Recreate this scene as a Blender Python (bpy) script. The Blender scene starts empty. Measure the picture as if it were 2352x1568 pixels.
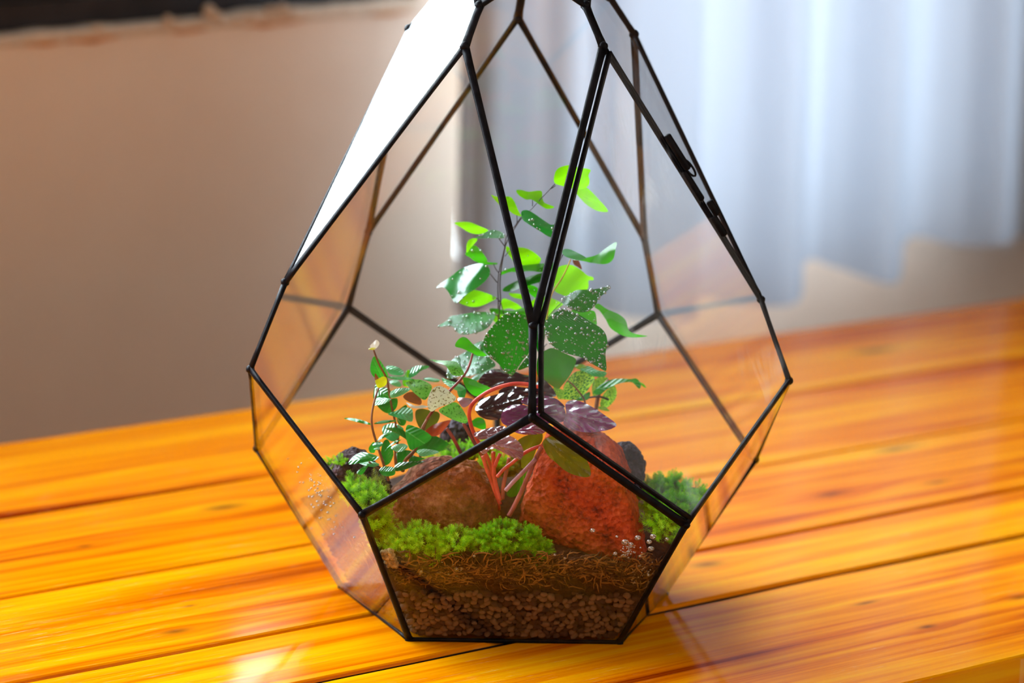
import bpy, bmesh, math, random
import numpy as np
from mathutils import Vector, Matrix, noise, geometry
random.seed(7); rng = np.random.default_rng(7)
scene = bpy.context.scene
COL = scene.collection
# ------------------------------------------------------------------ camera
CAM = Vector((0.0, -1.472881, 0.418835))
CR = Vector((0.9993563816, 0.0082548063, 0.0349096091))
CU = Vector((-0.0358559401, 0.2004667611, 0.9790441406))
CF = Vector((-0.0010836034, 0.9796657266, -0.2006337208))
FPX = 8000.0
cd = bpy.data.cameras.new('camera'); cam = bpy.data.objects.new('camera', cd); COL.objects.link(cam)
cam.matrix_world = Matrix(((CR.x, CU.x, -CF.x, CAM.x), (CR.y, CU.y, -CF.y, CAM.y), (CR.z, CU.z, -CF.z, CAM.z), (0, 0, 0, 1)))
cd.sensor_width = 36.0; cd.lens = FPX / 2352 * 36.0; cd.clip_start = .01
cd.dof.use_dof = True; cd.dof.focus_distance = 1.425; cd.dof.aperture_fstop = 8.5
scene.camera = cam
# ------------------------------------------------------------------ sky, exposure
SKY = 15.4
w = bpy.data.worlds.new('sky'); scene.world = w; w.use_nodes = True
bg = w.node_tree.nodes['Background']; bg.inputs[0].default_value = (0.78, 0.90, 1.0, 1); bg.inputs[1].default_value = SKY
# window in the back wall (wall frame: E along the wall, N away from the room)
WA = math.radians(50); WE = Vector((math.cos(WA), math.sin(WA), 0)); WN = Vector((-math.sin(WA), math.cos(WA), 0)); WOFF = .636
def wp(s, n, z): return WE * s + WN * (WOFF + n) + Vector((0, 0, z))
WIN = (-1.15, .64, .165, 1.45)           # s0, s1, z0, z1: the bare window
WIN2 = (.69, 1.30, -.06, 1.45)           # the one behind the curtain
zx, zy, zz = WE, Vector((0, 0, 1)), WE.cross(Vector((0, 0, 1)))     # local -Z points into the room
if zz.dot(WN) < 0: zx, zz = -zx, -zz
for W_ in (WIN, WIN2):
    pl = bpy.data.lights.new('window_portal', 'AREA'); pl.shape = 'RECTANGLE'; pl.size = W_[1] - W_[0]; pl.size_y = W_[3] - W_[2]
    pl.cycles.is_portal = True
    po = bpy.data.objects.new('window_portal', pl); COL.objects.link(po)
    c = wp((W_[0] + W_[1]) / 2, .13, (W_[2] + W_[3]) / 2)
    po.matrix_world = Matrix(((zx.x, zy.x, zz.x, c.x), (zx.y, zy.y, zz.y, c.y), (zx.z, zy.z, zz.z, c.z), (0, 0, 0, 1)))
vs = scene.view_settings; vs.view_transform = 'Standard'; vs.look = 'None'; vs.gamma = 1.0; vs.use_curve_mapping = False
vs.exposure = -0.12
cy = scene.cycles; cy.max_bounces = 8; cy.diffuse_bounces = 4; cy.glossy_bounces = 5; cy.transmission_bounces = 4; cy.transparent_max_bounces = 40
cy.sample_clamp_indirect = 8.0
# ------------------------------------------------------------------ helpers
def ray(x, y): return CF + CR * ((x - 1176) / FPX) - CU * ((y - 784) / FPX)
def at(x, y, Y):
    d = ray(x, y); return CAM + d * ((Y - CAM.y) / d.y)
def at_z(x, y, z):
    d = ray(x, y); return CAM + d * ((z - CAM.z) / d.z)
def at_wall(x, y, n):
    d = ray(x, y); return CAM + d * ((WOFF + n - CAM.dot(WN)) / d.dot(WN))
def proj(P):
    v = P - CAM; k = FPX / v.dot(CF); return 1176 + v.dot(CR) * k, 784 - v.dot(CU) * k
PX = 1.43 / FPX
def root_loc(o):
    p = Vector((0, 0, 0))
    while o is not None: p = p + Vector(o.location); o = o.parent
    return p
def mesh_obj(name, verts, faces, mat=None, parent=None, smooth=True, loc=None):
    base = root_loc(parent) if parent is not None else Vector(loc or (0, 0, 0))
    V = np.asarray([tuple(v) for v in verts], dtype=float).reshape(-1, 3) - np.array(base)
    me = bpy.data.meshes.new(name); me.from_pydata(V.tolist(), [], faces); me.update()
    if smooth and len(me.polygons): me.polygons.foreach_set('use_smooth', [True] * len(me.polygons))
    if mat is not None: me.materials.append(mat)
    o = bpy.data.objects.new(name, me); COL.objects.link(o)
    if parent is not None: o.parent = parent
    elif loc is not None: o.location = loc
    return o
def tag(o, label, cat=None, group=None, kind=None):
    if label: o['label'] = label
    if cat: o['category'] = cat
    if group: o['group'] = group
    if kind: o['kind'] = kind
    return o
def thing(name, label, cat, loc, group=None):
    o = bpy.data.objects.new(name, None); COL.objects.link(o); o.location = loc; o.empty_display_size = .02
    return tag(o, label, cat, group)
class MB:
    def __init__(s): s.v = []; s.f = []
    def add(s, v, f):
        n = len(s.v); s.v += [tuple(q) for q in v]; s.f += [tuple(i + n for i in g) for g in f]
    def frame_box(s, o, ax, ay, az, x0, x1, y0, y1, z0, z1):
        v = [o + ax * x + ay * y + az * z for x in (x0, x1) for y in (y0, y1) for z in (z0, z1)]
        s.add(v, [(0, 1, 3, 2), (4, 6, 7, 5), (0, 4, 5, 1), (2, 3, 7, 6), (0, 2, 6, 4), (1, 5, 7, 3)])
    def tube(s, pts, rads, n=8, flat=1.0, up=None):
        pts = [Vector(p) for p in pts]
        if not hasattr(rads, '__len__'): rads = [rads] * len(pts)
        rings = []
        ref = None
        for i, p in enumerate(pts):
            t = (pts[min(i + 1, len(pts) - 1)] - pts[max(i - 1, 0)]).normalized()
            if up is not None: a = Vector(up)
            elif ref is None: a = Vector((0, 0, 1)) if abs(t.z) < .9 else Vector((0, 1, 0))
            else: a = ref
            a = (a - t * a.dot(t)).normalized(); ref = a; b = t.cross(a)
            rings.append([p + (a * math.cos(2 * math.pi * k / n) * flat + b * math.sin(2 * math.pi * k / n)) * rads[i] for k in range(n)])
        v = [q for r in rings for q in r]; f = []
        for i in range(len(rings) - 1):
            for k in range(n): f.append((i * n + k, i * n + (k + 1) % n, (i + 1) * n + (k + 1) % n, (i + 1) * n + k))
        f.append(tuple(range(n - 1, -1, -1))); f.append(tuple((len(rings) - 1) * n + k for k in range(n)))
        s.add(v, f)
    def build(s, name, mat, parent=None, smooth=True, loc=None): return mesh_obj(name, s.v, s.f, mat, parent, smooth, loc)
def smooth_line(pts, n=6):
    pts = [Vector(p) for p in pts]; out = []
    for i in range(len(pts) - 1):
        p0 = pts[max(i - 1, 0)]; p1 = pts[i]; p2 = pts[i + 1]; p3 = pts[min(i + 2, len(pts) - 1)]
        for k in range(n):
            t = k / n
            out.append(.5 * ((2 * p1) + (p2 - p0) * t + (2 * p0 - 5 * p1 + 4 * p2 - p3) * t * t + (3 * p1 - p0 - 3 * p2 + p3) * t ** 3))
    return out + [pts[-1]]
def ico(sub):
    bm = bmesh.new(); bmesh.ops.create_icosphere(bm, subdivisions=sub, radius=1)
    v = np.array([q.co[:] for q in bm.verts]); f = [tuple(q.index for q in g.verts) for g in bm.faces]; bm.free(); return v, f
ICO1, ICO2, ICO5, ICO6 = ico(1), ico(2), ico(5), ico(6)
# ------------------------------------------------------------------ materials
def lin(r, g, b):
    q = lambda v: (v / 255 / 12.92) if v <= 10.3 else ((v / 255 + .055) / 1.055) ** 2.4
    return (q(r), q(g), q(b), 1)
class NT:
    def __init__(s, name):
        s.m = bpy.data.materials.new(name); s.m.use_nodes = True; s.t = s.m.node_tree; s.t.nodes.clear()
        s.out = s.t.nodes.new('ShaderNodeOutputMaterial')
    def n(s, kind, ins=None, **props):
        nd = s.t.nodes.new('ShaderNode' + kind)
        for k, v in props.items(): setattr(nd, k, v)
        for k, v in (ins or {}).items():
            if isinstance(v, bpy.types.NodeSocket): s.t.links.new(v, nd.inputs[k])
            else: nd.inputs[k].default_value = v
        return nd
    def ramp(s, fac, stops, interp='LINEAR'):
        nd = s.n('ValToRGB', {0: fac}); cr = nd.color_ramp; cr.interpolation = interp
        while len(cr.elements) > 1: cr.elements.remove(cr.elements[-1])
        for i, (p, c) in enumerate(stops):
            e = cr.elements[0] if i == 0 else cr.elements.new(p)
            e.position = p; e.color = c if len(c) == 4 else (*c, 1)
        return nd.outputs[0]
    def mix(s, fac, a, b, mode='MIX'):
        nd = s.n('MixRGB', {0: fac, 1: a, 2: b}, blend_type=mode); return nd.outputs[0]
    def math(s, op, a, b=None, c=None, clamp=False):
        ins = {0: a}
        if b is not None: ins[1] = b
        if c is not None: ins[2] = c
        return s.n('Math', ins, operation=op, use_clamp=clamp).outputs[0]
    def noise(s, vec, scale, detail=3, rough=.5, dist=0):
        ins = {'Scale': scale, 'Detail': detail, 'Roughness': rough, 'Distortion': dist}
        if vec is not None: ins['Vector'] = vec
        return s.n('TexNoise', ins).outputs[0]
    def obj(s): return s.n('TexCoord').outputs['Object']
    def mapping(s, vec, scale=(1, 1, 1), rot=(0, 0, 0), loc=(0, 0, 0)):
        return s.n('Mapping', {0: vec, 'Scale': scale, 'Rotation': rot, 'Location': loc}).outputs[0]
    def surf(s, sh): s.t.links.new(sh, s.out.inputs[0]); return s.m
    def principled(s, **kw):
        nd = s.n('BsdfPrincipled')
        for k, v in kw.items():
            k = {'color': 'Base Color', 'rough': 'Roughness', 'spec': 'Specular IOR Level', 'metal': 'Metallic', 'coat': 'Coat Weight', 'coat_rough': 'Coat Roughness', 'normal': 'Normal', 'sss': 'Subsurface Weight', 'trans': 'Transmission Weight', 'ior': 'IOR', 'sheen': 'Sheen Weight'}[k]
            if isinstance(v, bpy.types.NodeSocket): s.t.links.new(v, nd.inputs[k])
            else: nd.inputs[k].default_value = v
        return nd.outputs[0]
    def bump(s, h, strength, dist): return s.n('Bump', {'Height': h, 'Strength': strength, 'Distance': dist}).outputs[0]

TA = math.radians(40.6); TE = Vector((math.cos(TA), math.sin(TA), 0)); TN = Vector((-math.sin(TA), math.cos(TA), 0))
TABLE_LOC = Vector((0, 0, -.75))
def wood_mat():
    t = NT('varnished_pine')
    v = t.mapping(t.obj(), rot=(0, 0, -TA))
    rnd = t.n('ObjectInfo').outputs['Random']
    off = t.n('CombineXYZ', {0: t.math('MULTIPLY', rnd, 7.0), 1: t.math('MULTIPLY', rnd, 3.0), 2: 0.0}).outputs[0]
    # knots pull the grain aside
    knots = [((405, 1450), .010, .004), ((435, 1392), .005, .0018), ((195, 1255), .005, .002), ((1625, 1296), .010, .0055), ((1910, 1135), .012, .004), ((2130, 1440), .006, .0025), ((2340, 1372), .007, .003), ((2060, 1030), .02, .005), ((515, 1165), .014, .006), ((2010, 805), .02, .007), ((2150, 1108), .010, .003), ((1990, 1385), .008, .002)]
    sep = t.n('SeparateXYZ', {0: v}); lx, ly = sep.outputs[0], sep.outputs[1]
    wig = t.noise(t.mapping(v, scale=(60, 60, 60)), 1.0, 2)
    km = None; kpull = None
    for (px, a, b) in knots:
        P = at_z(px[0], px[1], 0); l0, n0 = P.dot(TE), P.dot(TN)
        dx = t.math('DIVIDE', t.math('SUBTRACT', lx, l0), a); dy = t.math('DIVIDE', t.math('SUBTRACT', ly, n0), b)
        d2 = t.math('ADD', t.math('MULTIPLY', dx, dx), t.math('MULTIPLY', dy, dy))
        d2 = t.math('ADD', d2, t.math('MULTIPLY', wig, .5))
        g = t.math('POWER', 2.718, t.math('MULTIPLY', d2, -1.6))
        halo = t.math('MULTIPLY', t.math('POWER', 2.718, t.math('MULTIPLY', d2, -.12)), t.math('MULTIPLY', dy, b * 1.5))
        km = g if km is None else t.math('MAXIMUM', km, g)
        kpull = halo if kpull is None else t.math('ADD', kpull, halo)
    ly2 = t.math('SUBTRACT', ly, t.math('MULTIPLY', kpull, .6))
    v2 = t.n('VectorMath', {0: t.n('CombineXYZ', {0: lx, 1: ly2, 2: sep.outputs[2]}).outputs[0], 1: off}, operation='ADD').outputs[0]
    g1 = t.noise(t.mapping(v2, scale=(3.0, 95, 60)), 1.0, 4, .6, .4)
    g2 = t.noise(t.mapping(v2, scale=(6, 420, 300)), 1.0, 3, .6)
    g3 = t.noise(t.mapping(v2, scale=(2.2, 16, 10)), 1.0, 3, .55, .8)
    f = t.math('ADD', t.math('MULTIPLY', g1, .55), t.math('ADD', t.math('MULTIPLY', g2, .2), t.math('MULTIPLY', g3, .45)))
    colr = t.ramp(f, [(.43, lin(150, 48, 0)), (.53, lin(220, 108, 0)), (.62, lin(242, 144, 1)), (.72, lin(250, 170, 4))])
    colr = t.mix(km, colr, lin(52, 22, 18))
    # worn, scratched varnish
    s1 = t.noise(t.mapping(v, scale=(55, 900, 1), rot=(0, 0, .5)), 1.0, 5, .7)
    s2 = t.noise(t.mapping(v, scale=(40, 1100, 1), rot=(0, 0, -.35)), 1.0, 5, .7)
    area = t.ramp(t.noise(v, 9.0, 3), [(.45, (0, 0, 0)), (.62, (1, 1, 1))])
    sc = t.math('MULTIPLY', t.ramp(t.math('MAXIMUM', s1, s2), [(.62, (0, 0, 0)), (.72, (1, 1, 1))]), area)
    colr = t.mix(t.math('MULTIPLY', sc, .6), colr, lin(250, 205, 140))
    rough = t.ramp(t.noise(t.mapping(v, scale=(8, 40, 1)), 1.0, 5, .65), [(.3, (.04,) * 3), (.7, (.13,) * 3)])
    rough = t.math('ADD', rough, t.math('MULTIPLY', sc, .25))
    b = t.bump(t.math('ADD', t.math('MULTIPLY', g1, .7), t.math('MULTIPLY', g2, .3)), .22, 0.00204)
    return t.surf(t.principled(color=colr, rough=.55, spec=.0, coat=.22, coat_rough=rough, normal=b))
def glass_mat(smudge=False):
    t = NT('smudged_glass' if smudge else 'clear_glass')
    geo = t.n('NewGeometry')
    ior = t.math('ADD', 1.36, t.math('MULTIPLY', geo.outputs['Backfacing'], 1 / 1.36 - 1.36))
    fr = t.n('Fresnel', {0: ior}).outputs[0]
    tr = t.n('BsdfTransparent', {0: (.992, .997, .993, 1)}).outputs[0]
    gl = t.n('BsdfGlossy', {0: (1, 1, 1, 1), 'Roughness': .0}).outputs[0]
    m = t.n('MixShader', {0: fr, 1: tr, 2: gl}).outputs[0]
    # dried smears and a thin film of dust
    v = t.obj()
    sm = t.noise(t.mapping(v, scale=(22, 22, 9), rot=(.2, .5, .3)), 1.0, 5, .65, 1.4)
    fine = t.noise(t.mapping(v, scale=(90, 60, 30), rot=(.6, .3, 0)), 1.0, 4, .6, .6)
    k = t.ramp(t.math('ADD', t.math('MULTIPLY', sm, .7), t.math('MULTIPLY', fine, .3)), [(.54, (.0,) * 3), (.64, (.003,) * 3), (.78, (.035,) * 3)])
    if smudge:
        st = t.noise(t.mapping(v, scale=(70, 70, 14), rot=(.25, .1, 0)), 1.0, 5, .6, 1.0); wh = t.noise(v, 16, 2)
        k = t.math('MAXIMUM', k, t.math('MULTIPLY', t.ramp(st, [(.52, (0, 0, 0)), (.70, (.13,) * 3)]), t.ramp(wh, [(.48, (0, 0, 0)), (.6, (1, 1, 1))])))
    di = t.n('AddShader', {0: t.n('BsdfDiffuse', {0: (.4, .4, .4, 1)}).outputs[0], 1: t.n('BsdfTranslucent', {0: (.45, .45, .45, 1)}).outputs[0]}).outputs[0]
    return t.surf(t.n('MixShader', {0: k, 1: m, 2: di}).outputs[0])
def window_glass_mat():
    t = NT('window_glass')
    fr = t.n('LayerWeight', {0: .12}).outputs['Fresnel']
    return t.surf(t.n('MixShader', {0: fr, 1: t.n('BsdfTransparent').outputs[0], 2: t.n('BsdfGlossy', {'Roughness': 0.0}).outputs[0]}).outputs[0])
def water_mat():
    t = NT('water')
    fr = t.n('LayerWeight', {0: .35}).outputs['Fresnel']
    tr = t.n('BsdfTransparent', {0: (.93, .96, .95, 1)}).outputs[0]
    gl = t.n('BsdfGlossy', {0: (1, 1, 1, 1), 'Roughness': .10}).outputs[0]
    return t.surf(t.n('MixShader', {0: t.math('ADD', fr, .22, clamp=True), 1: tr, 2: gl}).outputs[0])
def came_mat():
    t = NT('black_came')
    v = t.obj(); n1 = t.noise(v, 260, 3); n2 = t.noise(v, 900, 2)
    c = t.ramp(n1, [(.35, lin(10, 9, 12)), (.7, lin(24, 20, 24))])
    r = t.ramp(n2, [(.3, (.28,) * 3), (.7, (.48,) * 3)])
    return t.surf(t.principled(color=c, metal=.0, spec=.09, rough=r, normal=t.bump(n1, .25, .0006)))
def leaf_mat(name, c1, c2, tcol, mode='plain', c3=None, trans=.5, rough=.3, gloss=.5):
    t = NT(name)
    uv = t.n('UVMap').outputs[0]; sp = t.n('SeparateXYZ', {0: uv}); u, vv = sp.outputs[0], sp.outputs[1]
    rnd = t.n('ObjectInfo').outputs['Random']
    nz = t.noise(t.obj(), 90, 3); f = t.math('ADD', nz, t.math('MULTIPLY', t.math('SUBTRACT', rnd, .5), .35))
    colr = t.ramp(f, [(.35, c1), (.65, c2)]); tr = t.mix(.35, tcol, colr)
    h = t.noise(t.mapping(uv, scale=(7, 30, 1)), 1.0, 3)
    if mode == 'fern':       # fine fan veins
        ln = t.math('SINE', t.math('MULTIPLY', t.math('ADD', vv, t.math('MULTIPLY', u, .2)), 70.0)); h = ln
        k = t.math('MULTIPLY', t.math('ADD', ln, 1.0), .07); colr = t.mix(k, colr, c3 or lin(20, 60, 10)); tr = t.mix(k, tr, lin(30, 90, 0))
    if mode == 'net':        # pale net of veins
        d = t.n('TexVoronoi', {'Vector': t.mapping(uv, scale=(10, 7, 1)), 'Scale': 1.0}, feature='DISTANCE_TO_EDGE').outputs[0]
        k = t.ramp(d, [(.05, (1, 1, 1)), (.16, (0, 0, 0))]); colr = t.mix(k, colr, c3); tr = t.mix(k, tr, c3); h = d
    if mode == 'veined':     # pale midrib and side veins, cloudy variegation
        mid = t.ramp(t.math('ABSOLUTE', vv), [(.02, (1, 1, 1)), (.07, (0, 0, 0))])
        sv = t.math('SINE', t.math('MULTIPLY', t.math('SUBTRACT', u, t.math('MULTIPLY', t.math('ABSOLUTE', vv), .30)), 40.0))
        svm = t.ramp(sv, [(.86, (0, 0, 0)), (.98, (.6, .6, .6))]); cl = t.ramp(t.noise(t.obj(), 160, 3), [(.56, (0, 0, 0)), (.68, (.8, .8, .8))])
        k = t.math('MAXIMUM', mid, t.math('MULTIPLY', svm, .5)); k = t.math('MAXIMUM', t.math('MULTIPLY', k, .55), t.math('MULTIPLY', cl, .5)); colr = t.mix(k, colr, c3); h = sv
    if mode == 'speckle':
        d = t.noise(t.obj(), 1100, 2); k = t.ramp(d, [(.56, (0, 0, 0)), (.64, (1, 1, 1))]); colr = t.mix(k, colr, c3); tr = t.mix(k, tr, c3)
    if mode == 'brownedge':
        k = t.ramp(t.math('ADD', u, t.math('MULTIPLY', nz, .25)), [(.78, (0, 0, 0)), (1.0, (1, 1, 1))]); colr = t.mix(k, colr, c3)
    bp = t.bump(h, .25, .0006)
    d1 = t.n('BsdfDiffuse', {0: colr, 'Normal': bp}).outputs[0]; d2 = t.n('BsdfTranslucent', {0: tr}).outputs[0]
    m = t.n('MixShader', {0: trans, 1: d1, 2: d2}).outputs[0]
    fr = t.math('MULTIPLY', t.n('LayerWeight', {0: .3, 'Normal': bp}).outputs['Fresnel'], gloss * .45)
    g = t.n('BsdfGlossy', {0: (1, 1, 1, 1), 'Roughness': rough, 'Normal': bp}).outputs[0]
    return t.surf(t.n('MixShader', {0: fr, 1: m, 2: g}).outputs[0])
def stem_mat(name, c1, c2, rough=.4):
    t = NT(name); c_ = t.ramp(t.noise(t.obj(), 120, 3), [(.35, c1), (.65, c2)])
    return t.surf(t.principled(color=c_, rough=rough, spec=.5))
def rock_mat(name, stops, scale, pore, rough=.8, spec=.3, patch=None):
    t = NT(name); v = t.obj()
    n1 = t.noise(v, scale, 6, .7); n2 = t.noise(v, scale * 5, 4, .7)
    f = t.math('ADD', t.math('MULTIPLY', n1, .6), t.math('MULTIPLY', n2, .4))
    c_ = t.ramp(f, stops)
    d = t.n('TexVoronoi', {'Vector': v, 'Scale': pore}).outputs[0]
    if patch:
        k = t.ramp(t.noise(v, 38, 3, .6), [(.5, (0, 0, 0)), (.66, (1, 1, 1))]); c_ = t.mix(t.math('MULTIPLY', k, .75), c_, patch)
    h = t.math('ADD', t.math('MULTIPLY', d, .9), t.math('MULTIPLY', f, .6))
    return t.surf(t.principled(color=c_, rough=rough, spec=spec, normal=t.bump(h, .9, .0022)))
def simple(name, c1, c2, scale=40, rough=.7, spec=.3, bump=0, detail=4):
    t = NT(name); n_ = t.noise(t.obj(), scale, detail, .6); c_ = t.ramp(n_, [(.35, c1), (.65, c2)])
    kw = dict(color=c_, rough=rough, spec=spec)
    if bump: kw['normal'] = t.bump(n_, .6, bump)
    return t.surf(t.principled(**kw))
def moss_mat(name, c1, c2, c3):
    t = NT(name)
    at_ = t.n('Attribute', attribute_name='tone').outputs['Fac']
    c_ = t.ramp(at_, [(.0, c1), (.5, c2), (1.0, c3)])
    m = t.n('MixShader', {0: .45, 1: t.n('BsdfDiffuse', {0: c_}).outputs[0], 2: t.n('BsdfTranslucent', {0: c_}).outputs[0]}).outputs[0]
    fr = t.math('MULTIPLY', t.n('LayerWeight', {0: .25}).outputs['Fresnel'], .35)
    return t.surf(t.n('MixShader', {0: fr, 1: m, 2: t.n('BsdfGlossy', {'Roughness': .35}).outputs[0]}).outputs[0])
def wall_mat():
    t = NT('aged_cream_plaster'); v = t.obj()
    n1 = t.noise(v, 3.0, 4, .6); c_ = t.ramp(n1, [(.3, lin(240, 214, 192)), (.7, lin(250, 228, 208))])
    return t.surf(t.principled(color=c_, rough=.8, spec=.15, normal=t.bump(t.noise(v, 60, 4), .2, .001)))
def cloth_mat():
    t = NT('sheer_white_cloth'); c_ = (.85, .87, .9, 1)
    m = t.n('MixShader', {0: .5, 1: t.n('BsdfDiffuse', {0: c_}).outputs[0], 2: t.n('BsdfTranslucent', {0: (.168, .188, .222, 1)}).outputs[0]}).outputs[0]
    return t.surf(m)
M = {
 'wood': wood_mat(), 'glass': glass_mat(), 'smudged': glass_mat(True), 'wglass': window_glass_mat(), 'water': water_mat(), 'came': came_mat(), 'wall': wall_mat(), 'cloth': cloth_mat(),
 'dark': simple('dark_painted_steel', lin(28, 25, 27), lin(46, 42, 44), 30, .5),
 'gap': simple('dark_underside', lin(30, 14, 8), lin(46, 22, 12), 30, .9),
 'crumb': simple('peeling_paint', lin(214, 186, 160), lin(236, 214, 190), 200, .8),
 'stain': simple('rust_stain', lin(196, 108, 20), lin(222, 150, 70), 120, .8),
 'floor': simple('grey_floor', lin(50, 56, 70), lin(62, 68, 84), 5, .6),
 'room': simple('room_plaster', lin(226, 202, 178), lin(238, 214, 190), 3, .9),
 'dim_shell': simple('darkened_room_shell', lin(84, 66, 52), lin(100, 80, 64), 6, .8),  # unseen ceiling and right wall, colour darkened to cut bounce light
 'soil': simple('dark_potting_soil', lin(30, 17, 9), lin(66, 40, 20), 500, .9, .2, .002),
 'pebble': simple('brown_gravel', lin(104, 66, 40), lin(156, 112, 74), 300, .7, .3, .0005),
 'pebble2': simple('dark_brown_gravel', lin(62, 36, 20), lin(98, 62, 36), 300, .7, .3, .0005),
 'fibre': simple('dried_moss', lin(104, 62, 22), lin(164, 110, 52), 300, .8),
 'fibre2': simple('dark_dried_moss', lin(52, 28, 12), lin(92, 54, 24), 300, .8),
 'sand': simple('pale_sand', lin(130, 100, 58), lin(190, 160, 110), 500, .9, .2, .001),
 'red_rock': rock_mat('brick_red_lava_stone', [(.36, lin(78, 18, 6)), (.48, lin(176, 56, 14)), (.6, lin(206, 78, 28)), (.72, lin(232, 130, 80))], 90, 420),
 'brown_rock': rock_mat('red_brown_stone', [(.36, lin(56, 22, 12)), (.5, lin(136, 64, 36)), (.68, lin(214, 140, 106))], 70, 380, patch=lin(104, 72, 22)),
 'lava': rock_mat('porous_dark_lava', [(.3, lin(22, 12, 15)), (.5, lin(58, 36, 41)), (.7, lin(104, 72, 80))], 120, 420, .75, .25),
 'charcoal': rock_mat('charcoal_lava', [(.3, lin(24, 18, 24)), (.5, lin(60, 50, 60)), (.7, lin(120, 106, 122))], 110, 360, .75, .25),
 'moss': moss_mat('bright_cushion_moss', lin(70, 140, 0), lin(140, 214, 6), lin(200, 240, 56)),
 'moss_deep': moss_mat('deep_green_moss', lin(44, 124, 0), lin(100, 194, 6), lin(172, 228, 40)),
 'moss_olive': moss_mat('olive_moss', lin(74, 80, 8), lin(134, 140, 30), lin(190, 196, 80)),
 'moss_core': simple('moss_core', lin(20, 44, 4), lin(52, 70, 10), 300, .9),
 'lime': leaf_mat('lime_fern_leaf', lin(88, 200, 6), lin(124, 216, 10), lin(150, 235, 0), 'fern', lin(50, 140, 6), .6, .35, .35),  # fern tones, lime to teal: leaf colour plus some backlight and shade put in
 'green': leaf_mat('green_fern_leaf', lin(36, 160, 22), lin(66, 188, 22), lin(84, 214, 4), 'fern', lin(16, 100, 10), .55, .3, .45),
 'deep': leaf_mat('deep_green_fern_leaf', lin(2, 96, 10), lin(10, 122, 14), lin(30, 150, 0), 'fern', lin(0, 60, 4), .45, .28, .3),
 'teal': leaf_mat('glossy_fern_leaf', lin(16, 146, 60), lin(40, 172, 76), lin(50, 180, 30), 'fern', lin(8, 104, 44), .4, .3, .65),
 'brownedge': leaf_mat('browning_fern_leaf', lin(28, 104, 14), lin(44, 126, 16), lin(50, 134, 4), 'brownedge', lin(110, 64, 14), .45, .4, .3),
 'vine': leaf_mat('green_vine_leaf', lin(22, 140, 36), lin(52, 176, 44), lin(50, 180, 20), 'veined', lin(150, 226, 130), .4, .32, .4),
 'vine_deep': leaf_mat('dark_vine_leaf', lin(14, 94, 20), lin(30, 124, 26), lin(34, 140, 10), 'veined', lin(60, 160, 60), .4, .3, .5),
 'vine_pale': leaf_mat('pale_variegated_leaf', lin(60, 176, 100), lin(136, 212, 150), lin(90, 200, 60), 'veined', lin(60, 160, 70), .35, .3, .45),
 'white_leaf': leaf_mat('white_tip_leaf', lin(232, 228, 214), lin(250, 246, 236), lin(240, 236, 200), 'plain', None, .4, .4, .4),
 'yellow_leaf': leaf_mat('yellow_young_leaf', lin(206, 206, 10), lin(230, 226, 40), lin(230, 230, 0), 'plain', None, .5, .4, .4),
 'speckled': leaf_mat('speckled_green_leaf', lin(86, 170, 60), lin(130, 200, 96), lin(110, 200, 40), 'speckle', lin(44, 120, 20), .4, .35, .5),
 'freckled': leaf_mat('freckled_pale_leaf', lin(206, 214, 176), lin(228, 224, 200), lin(190, 200, 130), 'speckle', lin(122, 104, 40), .4, .4, .4),
 'brown_leaf': leaf_mat('brown_dead_leaf', lin(104, 52, 24), lin(150, 86, 44), lin(140, 70, 20), 'plain', None, .3, .4, .4),
 'red_leaf': leaf_mat('red_brown_leaf', lin(156, 50, 24), lin(196, 80, 40), lin(200, 70, 20), 'plain', None, .4, .4, .4),
 'olive_leaf': leaf_mat('olive_leaf', lin(80, 84, 10), lin(116, 116, 22), lin(110, 120, 10), 'plain', None, .4, .3, .6),
 'net': leaf_mat('net_veined_leaf', lin(20, 96, 24), lin(36, 122, 30), lin(40, 140, 10), 'net', lin(176, 224, 60), .45, .3, .5),
 'purple_dark': leaf_mat('dark_purple_crinkled_leaf', lin(44, 18, 30), lin(66, 28, 46), lin(70, 20, 40), 'plain', None, .12, .16, 1.0),
 'purple': leaf_mat('purple_crinkled_leaf', lin(84, 28, 70), lin(140, 62, 122), lin(140, 40, 96), 'plain', None, .15, .2, 1.1),
 'mauve': leaf_mat('mauve_crinkled_leaf', lin(156, 96, 110), lin(196, 140, 150), lin(160, 80, 80), 'plain', None, .2, .2, 1.1),
 'black_stem': stem_mat('black_wiry_stem', lin(26, 20, 26), lin(48, 36, 42), .4),
 'brown_stem': stem_mat('brown_stem', lin(104, 52, 18), lin(150, 86, 34), .5),
 'yellow_stem': stem_mat('yellow_stem', lin(170, 140, 20), lin(200, 170, 40), .5),
 'red_stem': stem_mat('red_fleshy_stem', lin(176, 24, 24), lin(228, 84, 66), .35),
 'dred_stem': stem_mat('dull_red_stem', lin(120, 34, 34), lin(168, 74, 62), .4),
}
# ------------------------------------------------------------------ room
def struct(o, label=None):
    o['kind'] = 'structure'
    if label: o['label'] = label
    return o
def wall_box(mb, s0, s1, n0, n1, z0, z1): mb.frame_box(Vector((0, 0, 0)), WE, WN, Vector((0, 0, 1)), s0, s1, WOFF + n0, WOFF + n1, z0, z1)
RZ0, RZ1, RS0, RS1, RN0 = -.75, 1.75, -1.8, 2.2, -2.15
mb = MB()
wall_box(mb, RS0, WIN[1], 0, .12, RZ0, WIN[2]); wall_box(mb, RS0, RS1, 0, .12, WIN[3], RZ1)
wall_box(mb, RS0, WIN[0], 0, .12, WIN[2], WIN[3]); wall_box(mb, WIN2[1], RS1, 0, .12, RZ0, WIN[3])
wall_box(mb, WIN[1], WIN2[0], 0, .12, RZ0, WIN[3]); wall_box(mb, WIN2[0], WIN2[1], 0, .12, RZ0, WIN2[2])
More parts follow.
